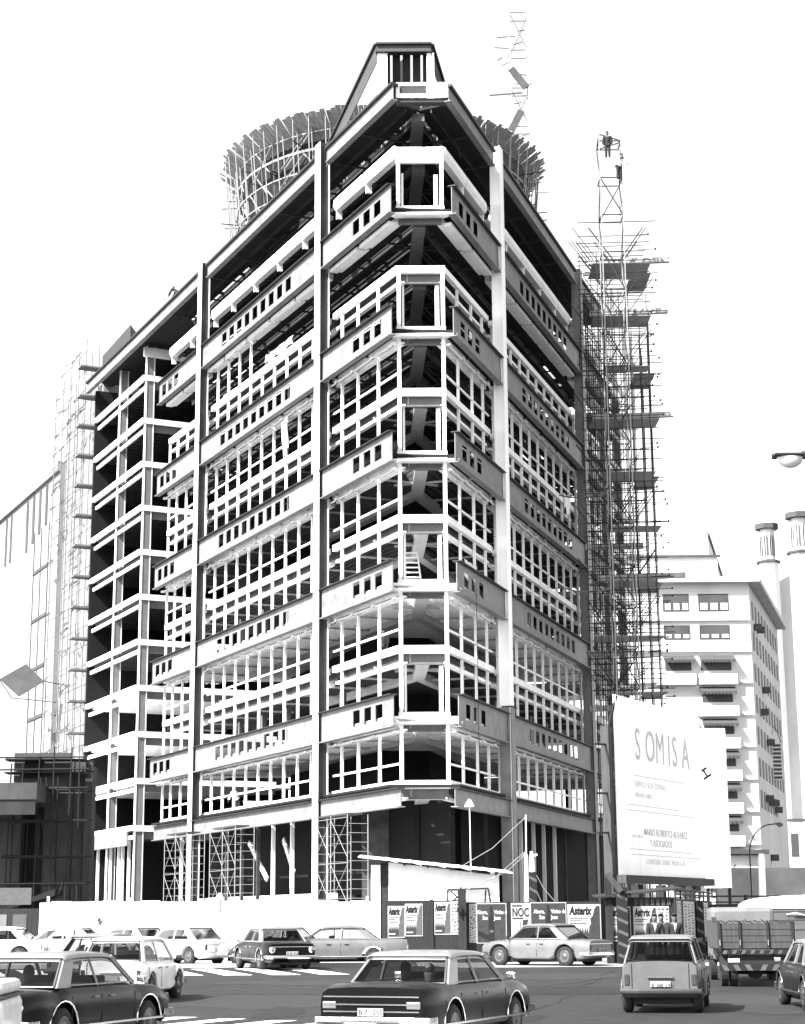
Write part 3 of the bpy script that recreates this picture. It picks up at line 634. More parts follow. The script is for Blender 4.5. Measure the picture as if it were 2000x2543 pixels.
# ------------------------------------------------------------------ vehicles
def car(name, label, cat, loc, rz, body, roof, L=4.5, W=1.76, H=1.42, belt=.92, hood=.88, trunk=.90, axr=1.0, axf=3.72, gh=(.95, 3.35, 1.45, 2.85), style='sedan', lights='round', interior=True, group=None, wheel=.32, stripe=True, k=1.0, plate='', deck_z=None):
    t = thing(name, label, cat, loc, rz, group); t.scale = (k, k, k)
    hw = W/2; r = wheel
    # lower body: stations along x
    xs = sorted(set([0, .03, .1, .25, .5] + [axr+(r+.09)*c for c in (-1, -.96, -.8, -.5, 0, .5, .8, .96, 1)] + [axf+(r+.09)*c for c in (-1, -.96, -.8, -.5, 0, .5, .8, .96, 1)] +
                    [axr+r+.3, (axr+axf)/2, axf-r-.3, L-.5, L-.25, L-.1, L-.03, L, gh[0], gh[1], gh[0]-.15, gh[1]+.15]))
    xs = [x for x in xs if 0 <= x <= L]
    def topz(x):
        if x <= gh[0]: z = trunk-.0 if style == 'sedan' else belt
        elif x >= gh[1]: z = hood
        else: z = belt
        if x < .5 and style == 'sedan': z -= .05*(1-x/.5)**2
        if x > L-.9: z -= .14*((x-L+.9)/.9)**2
        return z
    def hwid(x):
        e = min(x, L-x); return hw*(1-.10*max(0, 1-e/.55)**2)
    rows = []
    for x in xs:
        zb = .24
        for ax in (axr, axf):
            d = abs(x-ax)
            if d < r+.0901: zb = max(zb, r+sqrt(max(0, (r+.09)**2-d*d))-.01)
        e = min(x, L-x)
        if e < .3: zb = max(zb, .24+.14*(1-e/.3))
        zt = topz(x); h = hwid(x); mid = min(zt-.12, max(zb+.03, .62))
        p = [(h*.90, zb-.0), (h*.985, zb+.05), (h, mid), (h*.985, max(mid+.02, zt-.14)), (h*.95, zt-.05), (h*.86, zt), (h*.45, zt+.02)]
        rows.append([(x, y, z) for y, z in p]+[(x, 0, zt+.025)]+[(x, -y, z) for y, z in reversed(p)])
    mb = MB(); mb.grid(rows, True)
    m_ = len(rows[0]); mb.f.append(tuple(range(m_))); mb.f.append(tuple(reversed(range(len(mb.v)-m_, len(mb.v)))))
    bo = mb.build('body', body, t, True)
    for pg in bo.data.polygons:
        if len(pg.vertices) > 4 or pg.center.x < .04 or pg.center.x > L-.04: pg.use_smooth = False
    bo.data.set_sharp_from_angle(angle=radians(42))
    # greenhouse
    x0, x1, r0, r1 = gh; wb, wr = hw*.90, hw*.74; zr = H-.09; zb = belt-.02
    rf = MB(); rows = []
    for i in range(13):
        u = i/12; x = r0-.06+(r1-r0+.12)*u; cz = .07*(1-(2*u-1)**4)
        rows.append([(x, wr*s_, zr+cz*(1-.25*abs(s_)**3)-(.055 if abs(s_) > 1 else 0)) for s_ in (-1.045, -.97, -.85, -.5, 0, .5, .85, .97, 1.045)])
    rf.grid(rows); n9 = 9
    rf.grid([[(v[0], v[1], v[2]-.04) for v in reversed(rw)] for rw in rows])
    ro = rf.build('roof', roof, t, True); sm = ro.modifiers.new('s', 'SOLIDIFY'); sm.thickness = .015
    def pil(a, b, w1, w2, nm='pillar', m=None, inset=0):
        mb = MB(); mb.bar(a, b, w1, w2); mb.build(nm, m or roof, t, bevel=.01)
    for s_ in (-1, 1):
        pil((x1+.02, s_*wb, zb), (r1, s_*wr, zr), .05, .07)
        cw = .26 if style == 'sedan' else .12
        mb = MB(); mb.add([(x0, s_*wb, zb), (x0+cw+.12, s_*(wb+.004), zb), (r0+cw, s_*(wr+.004), zr), (r0, s_*wr, zr), (x0, s_*(wb-.05), zb), (x0+cw+.12, s_*(wb-.05), zb), (r0+cw, s_*(wr-.05), zr), (r0, s_*(wr-.05), zr)],
                          [(0, 1, 2, 3), (7, 6, 5, 4), (0, 4, 5, 1), (1, 5, 6, 2), (2, 6, 7, 3), (3, 7, 4, 0)]); mb.build('pillar', roof, t)
        xm = x0+(x1-x0)*.52; rm = r0+(r1-r0)*.5
        pil((xm, s_*wb, zb), (rm, s_*wr, zr), .05, .04)
        mb = MB(); mb.add([(x0+cw+.12, s_*(wb-.01), zb), (xm, s_*(wb-.01), zb), (rm, s_*(wr-.01), zr), (r0+cw, s_*(wr-.01), zr)], [(0, 1, 2, 3)]); mb.build('side_window', M_glass, t)
        mb = MB(); mb.add([(xm, s_*(wb-.01), zb), (x1, s_*(wb-.01), zb), (r1, s_*(wr-.01), zr), (rm, s_*(wr-.01), zr)], [(0, 1, 2, 3)]); mb.build('side_window', M_glass, t)
        mb = MB(); mb.bar((x0+.3, s_*(wb+.0), zb+.03), (x1, s_*(wb+.0), zb+.03), .02, .02); mb.build('window_trim', M_chrome, t)
        # doors: shut lines and handles
        for xd in (x0+.32, xm, x1-.05):
            mb = MB(); mb.bar((xd, s_*(hw+.002), .34), (xd, s_*(hw*.985+.003), belt-.14), .012, .008); mb.build('door_gap', M_black, t)
        for xd in (xm-.28, x1-.9 if x1-.9 > xm+.1 else xm+.3):
            mb = MB(); mb.bar((xd, s_*(hw+.012), belt-.17), (xd+.15, s_*(hw+.012), belt-.17), .025, .022); mb.build('door_handle', M_chrome if body is P_black else M_edge, t)
        if stripe:
            mb = MB(); mb.bar((.35, s_*(hw+.006), .36), (L-.4, s_*(hw+.006), .36), .012, .03); mb.build('trim_strip', M_chrome, t)
        for ax in (axr, axf):
            mb = MB(); pts = [(ax+(r+.10)*cos(q*pi/10), s_*(hw*.985), r+(r+.10)*sin(q*pi/10)-.01) for q in range(11)]; mb.tube(pts, .018, 5); mb.build('arch_trim', body if body is not P_black else M_chrome, t, True)
            wl = MB(); n = 24
            prof = [(0, .0), (r*.6, .0), (r*.86, -.01), (r, .03), (r, .15), (r*.86, .19), (0, .19)]
            wl.grid([[(ax+q*cos(2*pi*i/n), s_*(hw-.02-dp), r+q*sin(2*pi*i/n)) for i in range(n)] for q, dp in prof], True); wo = wl.build('wheel', M_black, t, True)
            wl = MB(); prof = [(0, -.03), (r*.2, -.03), (r*.26, -.005), (r*.5, -.002), (r*.58, -.018), (r*.62, -.004)]
            wl.grid([[(ax+q*cos(2*pi*i/n), s_*(hw-.02-dp), r+q*sin(2*pi*i/n)) for i in range(n)] for q, dp in prof], True); wl.build('rim', M_rim, wo, True)
        # mirror
        mb = MB(); mb.box(x1-.05, x1+.03, s_*hw-.0 if s_ > 0 else s_*hw-.14, s_*hw+.14 if s_ > 0 else s_*hw, belt, belt+.1); mb.build('wing_mirror', M_edge if body is not P_black else M_chrome, t, bevel=.02)
    mb = MB(); mb.add([(x0+.02, -wb*.93, zb), (x0+.02, wb*.93, zb), (r0, wr*.92, zr), (r0, -wr*.92, zr)], [(0, 1, 2, 3)]); mb.build('rear_window', M_glass, t)
    mb = MB(); mb.add([(x1-.0, -wb*.93, zb), (x1, wb*.93, zb), (r1, wr*.92, zr), (r1, -wr*.92, zr)], [(0, 1, 2, 3)]); mb.build('windscreen', M_glass, t)
    mb = MB(); q = [(x0-.012, -wb*.93, zb+.02), (x0-.012, wb*.93, zb+.02), (r0-.03, wr*.93, zr-.01), (r0-.03, -wr*.93, zr-.01), (x0-.012, -wb*.93, zb+.02)]
    for i in range(4): mb.tube([q[i], q[i+1]], .014, 5)
    mb.build('window_seal', M_black if body is not P_black else M_chrome, t)
    # bumpers, lights, plates
    for xe, d in ((0, -1), (L, 1)):
        mb = MB(); rows = []
        for i in range(9):
            y = (i/8-.5)*2; rows.append(Vector((xe+d*.07*(1-abs(y)**3)-d*.02, y*hw*1.0, .43)))
        rows = [rows[0]-Vector((d*.3, 0, 0))]+rows+[rows[8]-Vector((d*.3, 0, 0))]
        mb.grid([[p+Vector((d*a_, 0, b_)) for a_, b_ in ((-.02, -.05), (.012, -.055), (.03, -.02), (.03, .02), (.012, .055), (-.02, .05))] for p in rows], True)
        mb.build('bumper', M_chrome if body is not P_dull else M_edge, t, bevel=.015)
        mb = MB(); mb.box(xe+d*.03-.01 if d > 0 else xe-.035, xe+.035 if d > 0 else xe-.02, -.2, .2, .5 if style != 'hatch' else .52, .61 if style != 'hatch' else .63); pl_ = mb.build('number_plate', M_paper, t)
        if d < 0 and plate:
            text(plate, .105, M_ink, pl_, Matrix.Translation((xe-.037, .185, .515)) @ Matrix.Rotation(-pi/2, 4, 'Z') @ Matrix.Rotation(pi/2, 4, 'X'))
    for s_ in (-1, 1):
        if lights == 'round':
            a = .03; zc = .66 if style == 'sedan' else .62
            mb = MB(); mb.tube([(a+.03, s_*(hw-.2), zc), (-.035, s_*(hw-.2), zc)], [.115, .105], 16); o = mb.build('tail_light', M_chrome, t, True)
            mb = MB(); mb.tube([(-.0, s_*(hw-.2), zc), (-.045, s_*(hw-.2), zc)], [.075, .06], 14); mb.build('tail_lens', M_light, o, True)
        elif lights == 'bar':
            mb = MB(); mb.box(-.015, .06, *sorted((s_*(hw*.86), s_*(hw*.62))), .60, .70); mb.build('tail_light', M_light, t, bevel=.01)
        else:
            mb = MB(); mb.box(-.02, .05, *sorted((s_*(hw*.88), s_*(hw*.76))), .55, .76); mb.build('tail_light', M_edge, t, bevel=.01)
        mb = MB(); mb.tube([(L-.1, s_*(hw-.25), .66), (L+.0, s_*(hw-.25), .66)], [.1, .095], 14); mb.build('headlight', M_chrome, t, True)
    mb = MB(); mb.box(L-.04, L+.005, -hw*.5, hw*.5, .56, .74); mb.build('grille', M_edge, t)
    if style == 'sedan':
        for zt in (trunk-.16, trunk-.27, .56) if lights == 'bar' else (trunk-.14,):
            mb = MB(); mb.bar((-.012, -hw*.84, zt), (-.012, hw*.84, zt), .016, .018); mb.build('chrome_strip', M_chrome, t)
        mb = MB(); mb.bar((.32, -hw*.62, trunk+.024), (.32, hw*.62, trunk+.024), .012, .008); mb.build('boot_gap', M_black, t)
    else:
        for s_ in (-1, 1):
            mb = MB(); mb.bar((-.008, s_*hw*.70, .4), (-.008+.0, s_*hw*.70, belt-.02), .012, .01); mb.build('hatch_gap', M_black, t)
        mb = MB(); mb.bar((-.03, -.26, .70), (-.03, .26, .70), .05, .03); mb.build('plate_lamp', body, t, bevel=.01)
    if interior:
        for x in (x0+.75, x0+1.7):
            if x > x1-.4: continue
            mb = MB(); mb.box(x-.1, x+.08, -hw*.72, hw*.72, .5, belt+.12 if x > x0+1 else belt+.02); mb.build('seat_back', M_seat, t, bevel=.04)
        mb = MB(); mb.box(x0+.1, x1-.1, -hw*.8, hw*.8, .3, .42); mb.build('cabin_floor', M_seat, t)
    mb = MB(); mb.box(.35, L-.35, -hw*.72, hw*.72, .17, .3); mb.build('underbody', M_black, t)
    return t
M_rim_unused = None
def at(t, x, y, z):
    return t.matrix_basis @ Vector((x, y, z))
def seated(car_t, x, y, label, look=0):
    p = at(car_t, x, y, .0); r = car_t.rotation_euler.z - pi/2 + look
    return person(label, (p.x, p.y, p.z+.02), r, 'sit', False, top=M_ink, k=.94)
bpy.context.view_layer.update()
c1 = car('taxi', 'black taxi with pale roof in the middle foreground, seen from behind', 'car', (-.50, 26.9, 0), radians(67), P_black, P_light, L=4.65, W=1.80, H=1.40, belt=.93, trunk=.93, hood=.9, axr=1.05, axf=3.75, gh=(1.0, 3.3, 1.45, 2.8), lights='bar', plate='B 71 255', stripe=True)
c2 = car('taxi', 'black taxi with pale roof and round tail light, far left foreground', 'car', (-6.15, 26.4, 0), radians(71), P_black, P_light, L=4.6, W=1.80, H=1.42, belt=.93, trunk=.88, hood=.88, axr=1.05, axf=3.75, gh=(.95, 3.3, 1.4, 2.8), lights='round')
bpy.context.view_layer.update()
seated(c1, 2.15, .38, 'driver at the wheel of the middle black taxi')
seated(c1, 1.35, -.35, 'passenger in the back seat of the middle black taxi')
seated(c2, 2.15, .38, 'driver at the wheel of the far left black taxi', .4)
car('taxi', 'black taxi with pale roof cut off by the right picture edge', 'car', (8.82, 36.4, 0), radians(88), P_black, P_light, L=4.4, W=1.75, H=1.42, lights='round')
car('small_hatchback', 'small dull grey hatchback with tall back door, driving on the road', 'car', (5.08, 37.0, 0), radians(78), P_dull, P_mid, L=3.66, W=1.62, H=1.53, belt=.99, hood=.86, trunk=.99, axr=.58, axf=2.98, gh=(.06, 2.5, .28, 2.1), style='hatch', lights='small', plate='B 388 291', stripe=False, wheel=.31)
car('white_hatchback', 'white small car with wide rear window behind the left taxi', 'car', (-6.72, 42.2, gz(42.2)), radians(82), P_white, P_white, L=3.8, W=1.6, H=1.5, belt=.95, hood=.85, trunk=.95, axr=.7, axf=3.05, gh=(.1, 2.7, .42, 2.2), style='hatch', lights='small', stripe=False)
car('sedan', 'grey sedan with pale roof half hidden behind the white small car', 'car', (-9.0, 50, gz(50)), radians(78), P_dull, P_light, L=4.2, W=1.65, H=1.42, lights='small')
car('sedan', 'black sedan with pale roof and round tail lights near the hoarding', 'car', (-3.75, 61.2, gz(61.2)), radians(110), P_black, P_light, L=4.5, W=1.76, H=1.42, lights='round', plate='B 52 413')
car('sedan', 'long light grey sedan parked sideways behind the black sedan', 'car', (.05, 66.2, gz(66.2)), radians(181), P_grey, P_grey, L=4.95, W=1.85, H=1.42, belt=.95, hood=.92, trunk=.94, axr=1.2, axf=4.0, gh=(1.0, 3.6, 1.55, 3.05))
car('sedan', 'pale sedan hidden behind the black and the light grey sedan', 'car', (-2.4, 68.6, gz(68)), radians(182), P_light, P_light, L=4.5, H=1.44)
car('parked_sedan', 'silver grey sedan parked at the poster fence beside the striped post', 'car', (6.75, 63.7, gz(63.7)+.0), radians(142), P_grey, P_grey, L=4.49, W=1.69, H=1.46, belt=.93, hood=.88, trunk=.90, axr=.98, axf=3.72, gh=(.85, 3.3, 1.5, 2.75), lights='small', plate='C 40 218', stripe=False, wheel=.34)
row = [(-16.9, 73.5, 205, 'far left of the row'), (-14.4, 74.0, 200, 'second from the left in the row'), (-11.9, 74.6, 196, 'behind the white hatchback'), (-9.3, 71.8, 165, 'in front of the hanging bell'), (-7.0, 69.4, 163, 'beside the black sedan')]
for i, (x, y, a, lb) in enumerate(row):
    car('parked_car', 'white car parked along the white hoarding, '+lb, 'car', (x, y, gz(y)), radians(a-25), P_white, P_white, L=4.0, W=1.6, H=1.45, belt=.93, axr=.85, axf=3.2, gh=(.5, 3.0, 1.1, 2.4), lights='small', stripe=False, group='white cars parked along the hoarding')
# white van corner at the bottom left
v = thing('white_van', 'white van of which only the rear corner shows at bottom left', 'van', (-4.56, 21.6, 0), radians(184))
mb = MB(); mb.box(0, 3.9, -.85, .85, .3, 1.02); mb.build('body', P_white, v, bevel=.09)
mb = MB(); mb.box(.02, 3.0, -.83, .83, 1.04, 1.2); mb.build('load_cover', P_white, v, bevel=.07)
mb = MB(); mb.box(-.003, 3.9, -.84, .84, 1.015, 1.045); mb.build('seam', M_edge, v)
mb = MB(); mb.box(3.0, 4.3, -.8, .8, 1.0, 1.75); mb.build('cab', P_white, v, bevel=.1)
for x in (.8, 3.3):
    for s_ in (-.8, .8):
        mb = MB(); mb.tube([(x, s_-.1, .3), (x, s_+.1, .3)], .3, 20); mb.build('wheel', M_black, v)
# tipper truck
tr_ = thing('dump_truck', 'old open flatbed truck with planked tailgate and striped bumper', 'truck', G(9.12, 48), radians(-5)); # forward +y
def tk(mb, n, m, p=None, **k): return mb.build(n, m, p or tr_, **k)
mb = MB(); mb.box(-.95, .95, .0, .05, .98, 1.62); tg = tk(mb, 'tailgate', M_wood2)
for z in (1.14, 1.3, 1.46):
    mb = MB(); mb.box(-.95, .95, -.006, -.001, z-.006, z+.006); tk(mb, 'plank_gap', M_ink, tg)
for x in (-.94, -.42, .3, .94):
    mb = MB(); mb.box(x-.03, x+.03, -.05, -.007, .9, 1.68); tk(mb, 'stake', M_wood, tg)
    mb = MB(); mb.box(x-.012, x+.012, -.07, -.051, 1.05, 1.2); tk(mb, 'latch', M_chrome, tg)
mb = MB(); mb.box(-.97, .97, -.03, .0, .84, .94); pl_ = tk(mb, 'sill_beam', M_ink)
mb = MB()
for i in range(8): x = -.88+.235*i; mb.add([(x, -.034, .845), (x+.10, -.034, .845), (x+.14, -.034, .935), (x+.04, -.034, .935)], [(0, 1, 2, 3)])
tk(mb, 'warning_stripes', M_inkl, pl_)
for s_ in (-1, 1):
    mb = MB(); mb.box(*sorted((s_*.95, s_*1.0)), .0, 3.4, .98, 1.7); tk(mb, 'side_board', M_wood2)
    mb = MB(); mb.add([(s_*1.0, -.02, 1.62), (s_*1.05, -.02, 1.78), (s_*1.05, 1.2, 1.78), (s_*1.0, 1.2, 1.62), (s_*.96, -.02, 1.62), (s_*1.01, -.02, 1.78), (s_*1.01, 1.2, 1.78), (s_*.96, 1.2, 1.62)], [(0, 1, 2, 3), (7, 6, 5, 4), (0, 4, 5, 1), (1, 5, 6, 2), (2, 6, 7, 3), (3, 7, 4, 0)]); tk(mb, 'raised_flap', M_wood2)
mb = MB(); mb.box(-.95, .95, .051, 3.4, .95, 1.0); tk(mb, 'bed_floor', M_wood)
mb = MB()
for i in range(26): x = -.9+.07*i; mb.tube([(x, .03, 1.66+.05*random.random()), (x+.06, .0, 1.60+.06*random.random())], .018, 5)
tk(mb, 'load_rope', M_wood)
mb = MB(); mb.box(-.97, 1.0, -.1, -.02, .42, .58); bp = tk(mb, 'rear_bumper', M_ink)
mb = MB()
for i, q in enumerate((1, 1, 1, -1, -1, -1)):
    x = -.85+.3*i; mb.add([(x, -.104, .425), (x+.13, -.104, .425), (x+.13-.09*q, -.104, .575), (x-.09*q, -.104, .575)], [(0, 1, 2, 3)])
tk(mb, 'warning_stripes', M_inkl, bp)
mb = MB(); mb.box(-.75, -.45, -.03, -.015, .63, .73); tk(mb, 'number_plate', M_paper)
mb = MB(); mb.box(-.7, .7, .1, 4.9, .55, .83); tk(mb, 'chassis', M_black)
mb = MB(); mb.box(-.88, .88, 3.5, 5.0, .6, 2.05); tk(mb, 'cab', P_mid, bevel=.12)
for y in (.75, 4.3):
    for s_ in (-1, 1):
        for o_ in ((0, .24) if y < 1 else (0,)):
            x = s_*(.80-o_); mb = MB(); mb.tube([(x-.09, y, .4), (x+.09, y, .4)], .4, 24); tk(mb, 'wheel', M_black)
mb = MB(); mb.tube([(-.7, .75, .4), (.7, .75, .4)], .09, 8); mb.tube([(0, .6, .38), (0, .9, .38)], .2, 12); tk(mb, 'rear_axle', M_black)

ct_ = thing('covered_truck', 'grey plank-sided truck with a rounded canvas roof lit white beyond the flatbed', 'truck', G(12.1, 57), radians(-4))
mb = MB(); mb.box(-1.25, 1.25, 0, 4.6, .95, 1.9); mb.build('body', M_plk2, ct_)
for z in (1.25, 1.55, 1.8):
    mb = MB(); mb.box(-1.25, 1.25, -.006, -.001, z-.012, z+.012); mb.build('plank_gap', M_ink, ct_)
mb = MB(); rows = []
for j in range(6):
    y = -.03+4.7*j/5; rows.append([(1.27*cos(pi-pi*i/14), y, 1.9+.40*(sin(pi*i/14)**.7 if 0 < i < 14 else 0)) for i in range(15)])
mb.grid(rows); mb.f.append(tuple(range(15))); mb.f.append(tuple(reversed(range(5*15, 6*15)))); mb.build('canvas_roof', M_white, ct_)  # roof white as a lit top: the light is put into its colour
mb = MB(); mb.tube([(-.3, -.05, 1.72), (0, -.05, 1.74), (.3, -.05, 1.68)], [.02, .06, .015], 6); mb.build('pale_mark', M_paper, ct_)
mb = MB(); mb.box(-1.0, 1.0, .2, 6.5, .5, .94); mb.build('chassis', M_black, ct_)
mb = MB(); mb.box(-1.05, 1.05, 4.8, 6.4, .6, 2.1); mb.build('cab', P_mid, ct_, bevel=.12)
for y in (1.2, 5.6):
    for s_ in (-1, 1):
        mb = MB(); mb.tube([(s_*.95-.12, y, .45), (s_*.95+.12, y, .45)], .45, 20); mb.build('wheel', M_black, ct_)

# ------------------------------------------------------------------ hoarding, hut, fences, posters
hb = thing('white_hoarding', 'long white plank hoarding in front of the steel building', 'hoarding', (-8.6, 80, .25))
mb = MB(); x = -15.9
while x < -1.5:
    wd = random.uniform(.5, .9); h = 2.47+random.uniform(-.05, .05)-(.0 if x < -4 else .05); mb.box(x+8.6, min(x+wd-.012, -1.5)+8.6, 0, .04, 0, h); x += wd
o = mb.build('boards', M_board, hb); o['kind'] = 'stuff'
for x in (-15.6, -12, -8, -4.5, -1.7):
    mb = MB(); mb.box(x+8.6, x+8.7, .04, .14, 0, 2.62 if x > -14 else 2.7); mb.build('post', M_board, hb)
for x in (-14.1, -11.3, -6.2, -3.1):
    mb = MB(); mb.box(x+8.6, x+8.6+random.uniform(.03, .06), -.004, -.001, .3, random.uniform(1.4, 2.3)); mb.build('stain', M_tarp, hb)
f2 = thing('low_poster_fence', 'low dark board fence with pale bills left of the white hoarding', 'fence', (-19, 81, .25))
mb = MB(); mb.box(-6, 3.0, 0, .06, 0, 2.2); mb.build('boards', M_wood, f2)
for i in range(9):
    x = -5+random.uniform(-.1, .1)+.85*i; mb = MB(); mb.box(x, x+.6, -.02, -.005, 1.0+random.uniform(0, .2), 1.95); mb.build('bill', random.choice((M_inkl, M_inkg, M_tarp)), f2)
# brick hut with lean-to roof
h = thing('brick_hut', 'white brick site hut with a sloping sheet roof behind the poster fence', 'hut', (-1.1, 73, .25))
mb = MB(); mb.add([(.45, 0, 0), (4.85, 0, 0), (4.85, 0, 3.3), (.45, 0, 3.85), (.45, .2, 0), (4.85, .2, 0), (4.85, .2, 3.3), (.45, .2, 3.85)], [(0, 1, 2, 3), (7, 6, 5, 4), (0, 4, 5, 1), (1, 5, 6, 2), (2, 6, 7, 3), (3, 7, 4, 0)]); mb.build('front_wall', M_brick, h)
mb = MB(); mb.box(-.25, .12, 0, .2, 0, 3.75); mb.build('pier', M_brick, h)
mb = MB()
for i in range(26): mb.box(.13, .43+(.05 if i % 2 else -.02), .06, .2, i*.148, i*.148+.14)
mb.build('dark_jamb', M_brickd, h)
mb = MB(); mb.hexa([(4.65, .2, 0), (4.85, .2, 0), (4.85, 3, 0), (4.65, 3, 0), (4.65, .2, 3.3), (4.85, .2, 3.3), (4.85, 3, 3.5), (4.65, 3, 3.5)]); mb.build('side_wall', M_brick, h)
mb = MB(); mb.hexa([(-.75, -.75, 4.02), (5.35, -.75, 3.36), (5.35, 3.2, 3.56), (-.75, 3.2, 4.22), (-.75, -.75, 4.06), (5.35, -.75, 3.40), (5.35, 3.2, 3.6), (-.75, 3.2, 4.26)]); mb.build('roof_sheet', M_frame, h)
mb = MB()
for i in range(6):
    x = .1+.93*i; z = 3.93-.108*x; mb.box(x, x+.1, -.7, 3.1, z-.10, z)
mb.build('rafters', M_wood, h)['kind'] = 'stuff'
mb = MB(); mb.bar((.2, -.77, 3.99), (4.4, -.77, 3.53), .02)
for i in range(5):
    x = .3+.95*i; z = 4.0-.108*x; mb.tube([(x, -.78, z), (x+.5, -.78, z-.16)], .02, 5); mb.box(x, x+.1, -.8, -.755, z-.06, z+.06)
mb.build('gutter_clip', M_frame, h)
la = thing('wooden_ladder', 'dark trestle frame leaning at the hut wall above the fence', 'trestle', (2.2, 72.6, .25))
mb = MB()
for p in (((-.6, 0, 0), (-.5, .1, 2.75)), ((.5, 0, 0), (.0, .1, 2.85)), ((.8, 0, 0), (1.0, .1, 2.75)), ((1.5, 0, 0), (1.1, .1, 2.8)), ((-.5, .1, 2.75), (1.1, .1, 2.8)), ((-.5, .1, 2.2), (.2, .1, 2.7)), ((.2, .1, 2.2), (-.4, .1, 2.7))): mb.bar(p[0], p[1], .06)
mb.build('frame', M_wood, la)

def poster(par, x0, x1, z0, z1, kind, y=-.02):
    mb = MB(); mb.box(x0, x1, y, y+.012, z0, z1); p = mb.build('poster', M_paper, par); w_ = x1-x0; hh = z1-z0
    T = lambda x, z: Matrix.Translation((x, y-.004, z)) @ Matrix.Rotation(pi/2, 4, 'X')
    if kind == 'title':     # bold slanted title, small lines, burst below, dark patch to the right
        text('Asterix', hh*.30, M_ink, p, T(x0+w_*.06, z1-hh*.27), 'title', bold=.02, shear=.15, sx=w_*.70/(hh*.98))
        mb = MB()
        for q, ln in ((.36, .55), (.41, .35), (.5, .5)): mb.box(x0+w_*.07, x0+w_*(.07+ln), y-.006, y-.002, z1-hh*(q+.02), z1-hh*q)
        mb.build('small_print', M_inkg, p)
        mb = MB(); n = 9; top = []
        for i in range(n): top += [(x0+w_*(.05+.6*i/n), z0+hh*.40), (x0+w_*(.05+.6*(i+.5)/n), z0+hh*(.26 if i % 2 else .22))]
        pl = [(x0+w_*.04, z0+hh*.03)]+[(x0+w_*.65, z0+hh*.03)]+[(x0+w_*.65, z0+hh*.38)]+list(reversed(top))
        nn = len(pl); mb.add([(a, y-.003, b) for a, b in pl], [tuple(range(nn))]); mb.build('burst', M_inkg, p)
        mb = MB(); pl = [(.66, .03), (.97, .03), (.97, .95), (.88, .96), (.80, .86), (.76, .70), (.68, .62), (.70, .48), (.64, .40)]
        mb.add([(x0+w_*a, y-.005, z0+hh*b) for a, b in pl], [tuple(range(len(pl)))]); mb.build('grey_patch', M_inkl if w_ < .8 else M_inkg, p)
        mb = MB(); mb.box(x0+w_*.07, x0+w_*.45, y-.007, y-.004, z0+hh*.10, z0+hh*.14); mb.build('imprint', M_paper, p)
    elif kind == 'bottle':
        mb = MB(); mb.box(x0+.03, x1-.03, y-.004, y-.001, z0+.03, z1-.03); mb.build('dark_ground', M_inkg, p)
        cx = (x0+x1)/2-.0
        for s_, dx, dz, al in (('Ahora,', -.09, .27, 'RIGHT'), ('Vinito de', .07, .27, 'LEFT'), ('San', -.09, .41, 'RIGHT'), ('Juan', .07, .41, 'LEFT')):
            text(s_, hh*.14, M_paper, p, Matrix.Translation((cx+dx*hh, y-.008, z1-hh*dz)) @ Matrix.Rotation(pi/2, 4, 'X'), 'slogan', align=al, bold=.008, sx=.72)
        mb = MB(); pl = [(-.075, .06), (.075, .06), (.075, .55), (.03, .72), (.03, .94), (-.03, .94), (-.03, .72), (-.075, .55)]
        mb.add([(cx+a*hh, y-.007, z0+b*hh) for a, b in pl], [tuple(range(8))]); b_ = mb.build('bottle', M_ink, p)
        mb = MB(); mb.box(cx-.05*hh, cx+.05*hh, y-.010, y-.008, z0+.27*hh, z0+.33*hh); mb.build('bottle_label', M_inkl, b_)
        mb = MB(); mb.add([(x0+.05, y-.006, z0+.32*hh), (cx-.07*hh, y-.006, z0+.20*hh), (cx-.07*hh, y-.006, z0+.07*hh), (x0+.05, y-.006, z0+.2*hh)], [(3, 2, 1, 0)]); mb.build('bottle_shadow_print', M_ink, p)
    elif kind == 'noc':
        text('NOC', hh*.30, M_ink, p, T(x0+.06*w_, z1-hh*.33), 'title', bold=.012, sx=.62)
        mb = MB(); mb.box(x0+w_*.07, x0+w_*.6, y-.005, y-.001, z1-hh*.09, z1-hh*.05); mb.box(x0+w_*.07, x0+w_*.65, y-.005, y-.001, z1-hh*.40, z1-hh*.36); mb.build('small_print', M_inkg, p)
        mb = MB(); mb.add([(x0+w_*.55, y-.004, z0+hh*.1), (x0+w_*.65, y-.004, z0+hh*.1), (x0+w_*.92, y-.004, z0+hh*.6), (x0+w_*.62, y-.004, z0+hh*.58)], [(0, 1, 2, 3)]); mb.build('grey_patch', M_inkg, p)
        mb = MB(); mb.box(x0+w_*.46, x0+w_*.5, y-.004, y-.001, z0+hh*.12, z0+hh*.55); mb.build('thin_mark', M_inkl, p)
    else:   # handbill with rows of rough type
        mb = MB()
        for c in range(3):
            zz = z1-.08
            while zz > z0+.08:
                hh2 = random.uniform(.04, .12); xa = x0+w_*(.08+.31*c)+random.uniform(0, .03); mb.box(xa, xa+w_*random.uniform(.10, .22), y-.004, y-.001, zz-hh2*.6, zz); zz -= hh2+.03
        mb.build('rough_type', M_inkl if kind == 'bill' else M_inkg, p)['kind'] = 'stuff'
    return p
pf = thing('poster_fence', 'dark plank fence pasted with bottle and comic title posters', 'fence', (0, 69.6, .25))
mb = MB(); mb.box(-.75, 2.05, 0, .06, .05, 2.32); mb.build('boards', M_wood, pf)
mb = MB(); mb.box(2.05, 7.4, .05, .1, .05, 2.24); mb.build('boards', M_wood, pf)
for x in (.92,): mb = MB(); mb.box(x, x+.14, -.06, -.001, 0, 2.36); mb.build('post', M_wood, pf)
poster(pf, -.66, -.02, .95, 2.12, 'title'); poster(pf, -.01, .66, 1.0, 2.2, 'title')
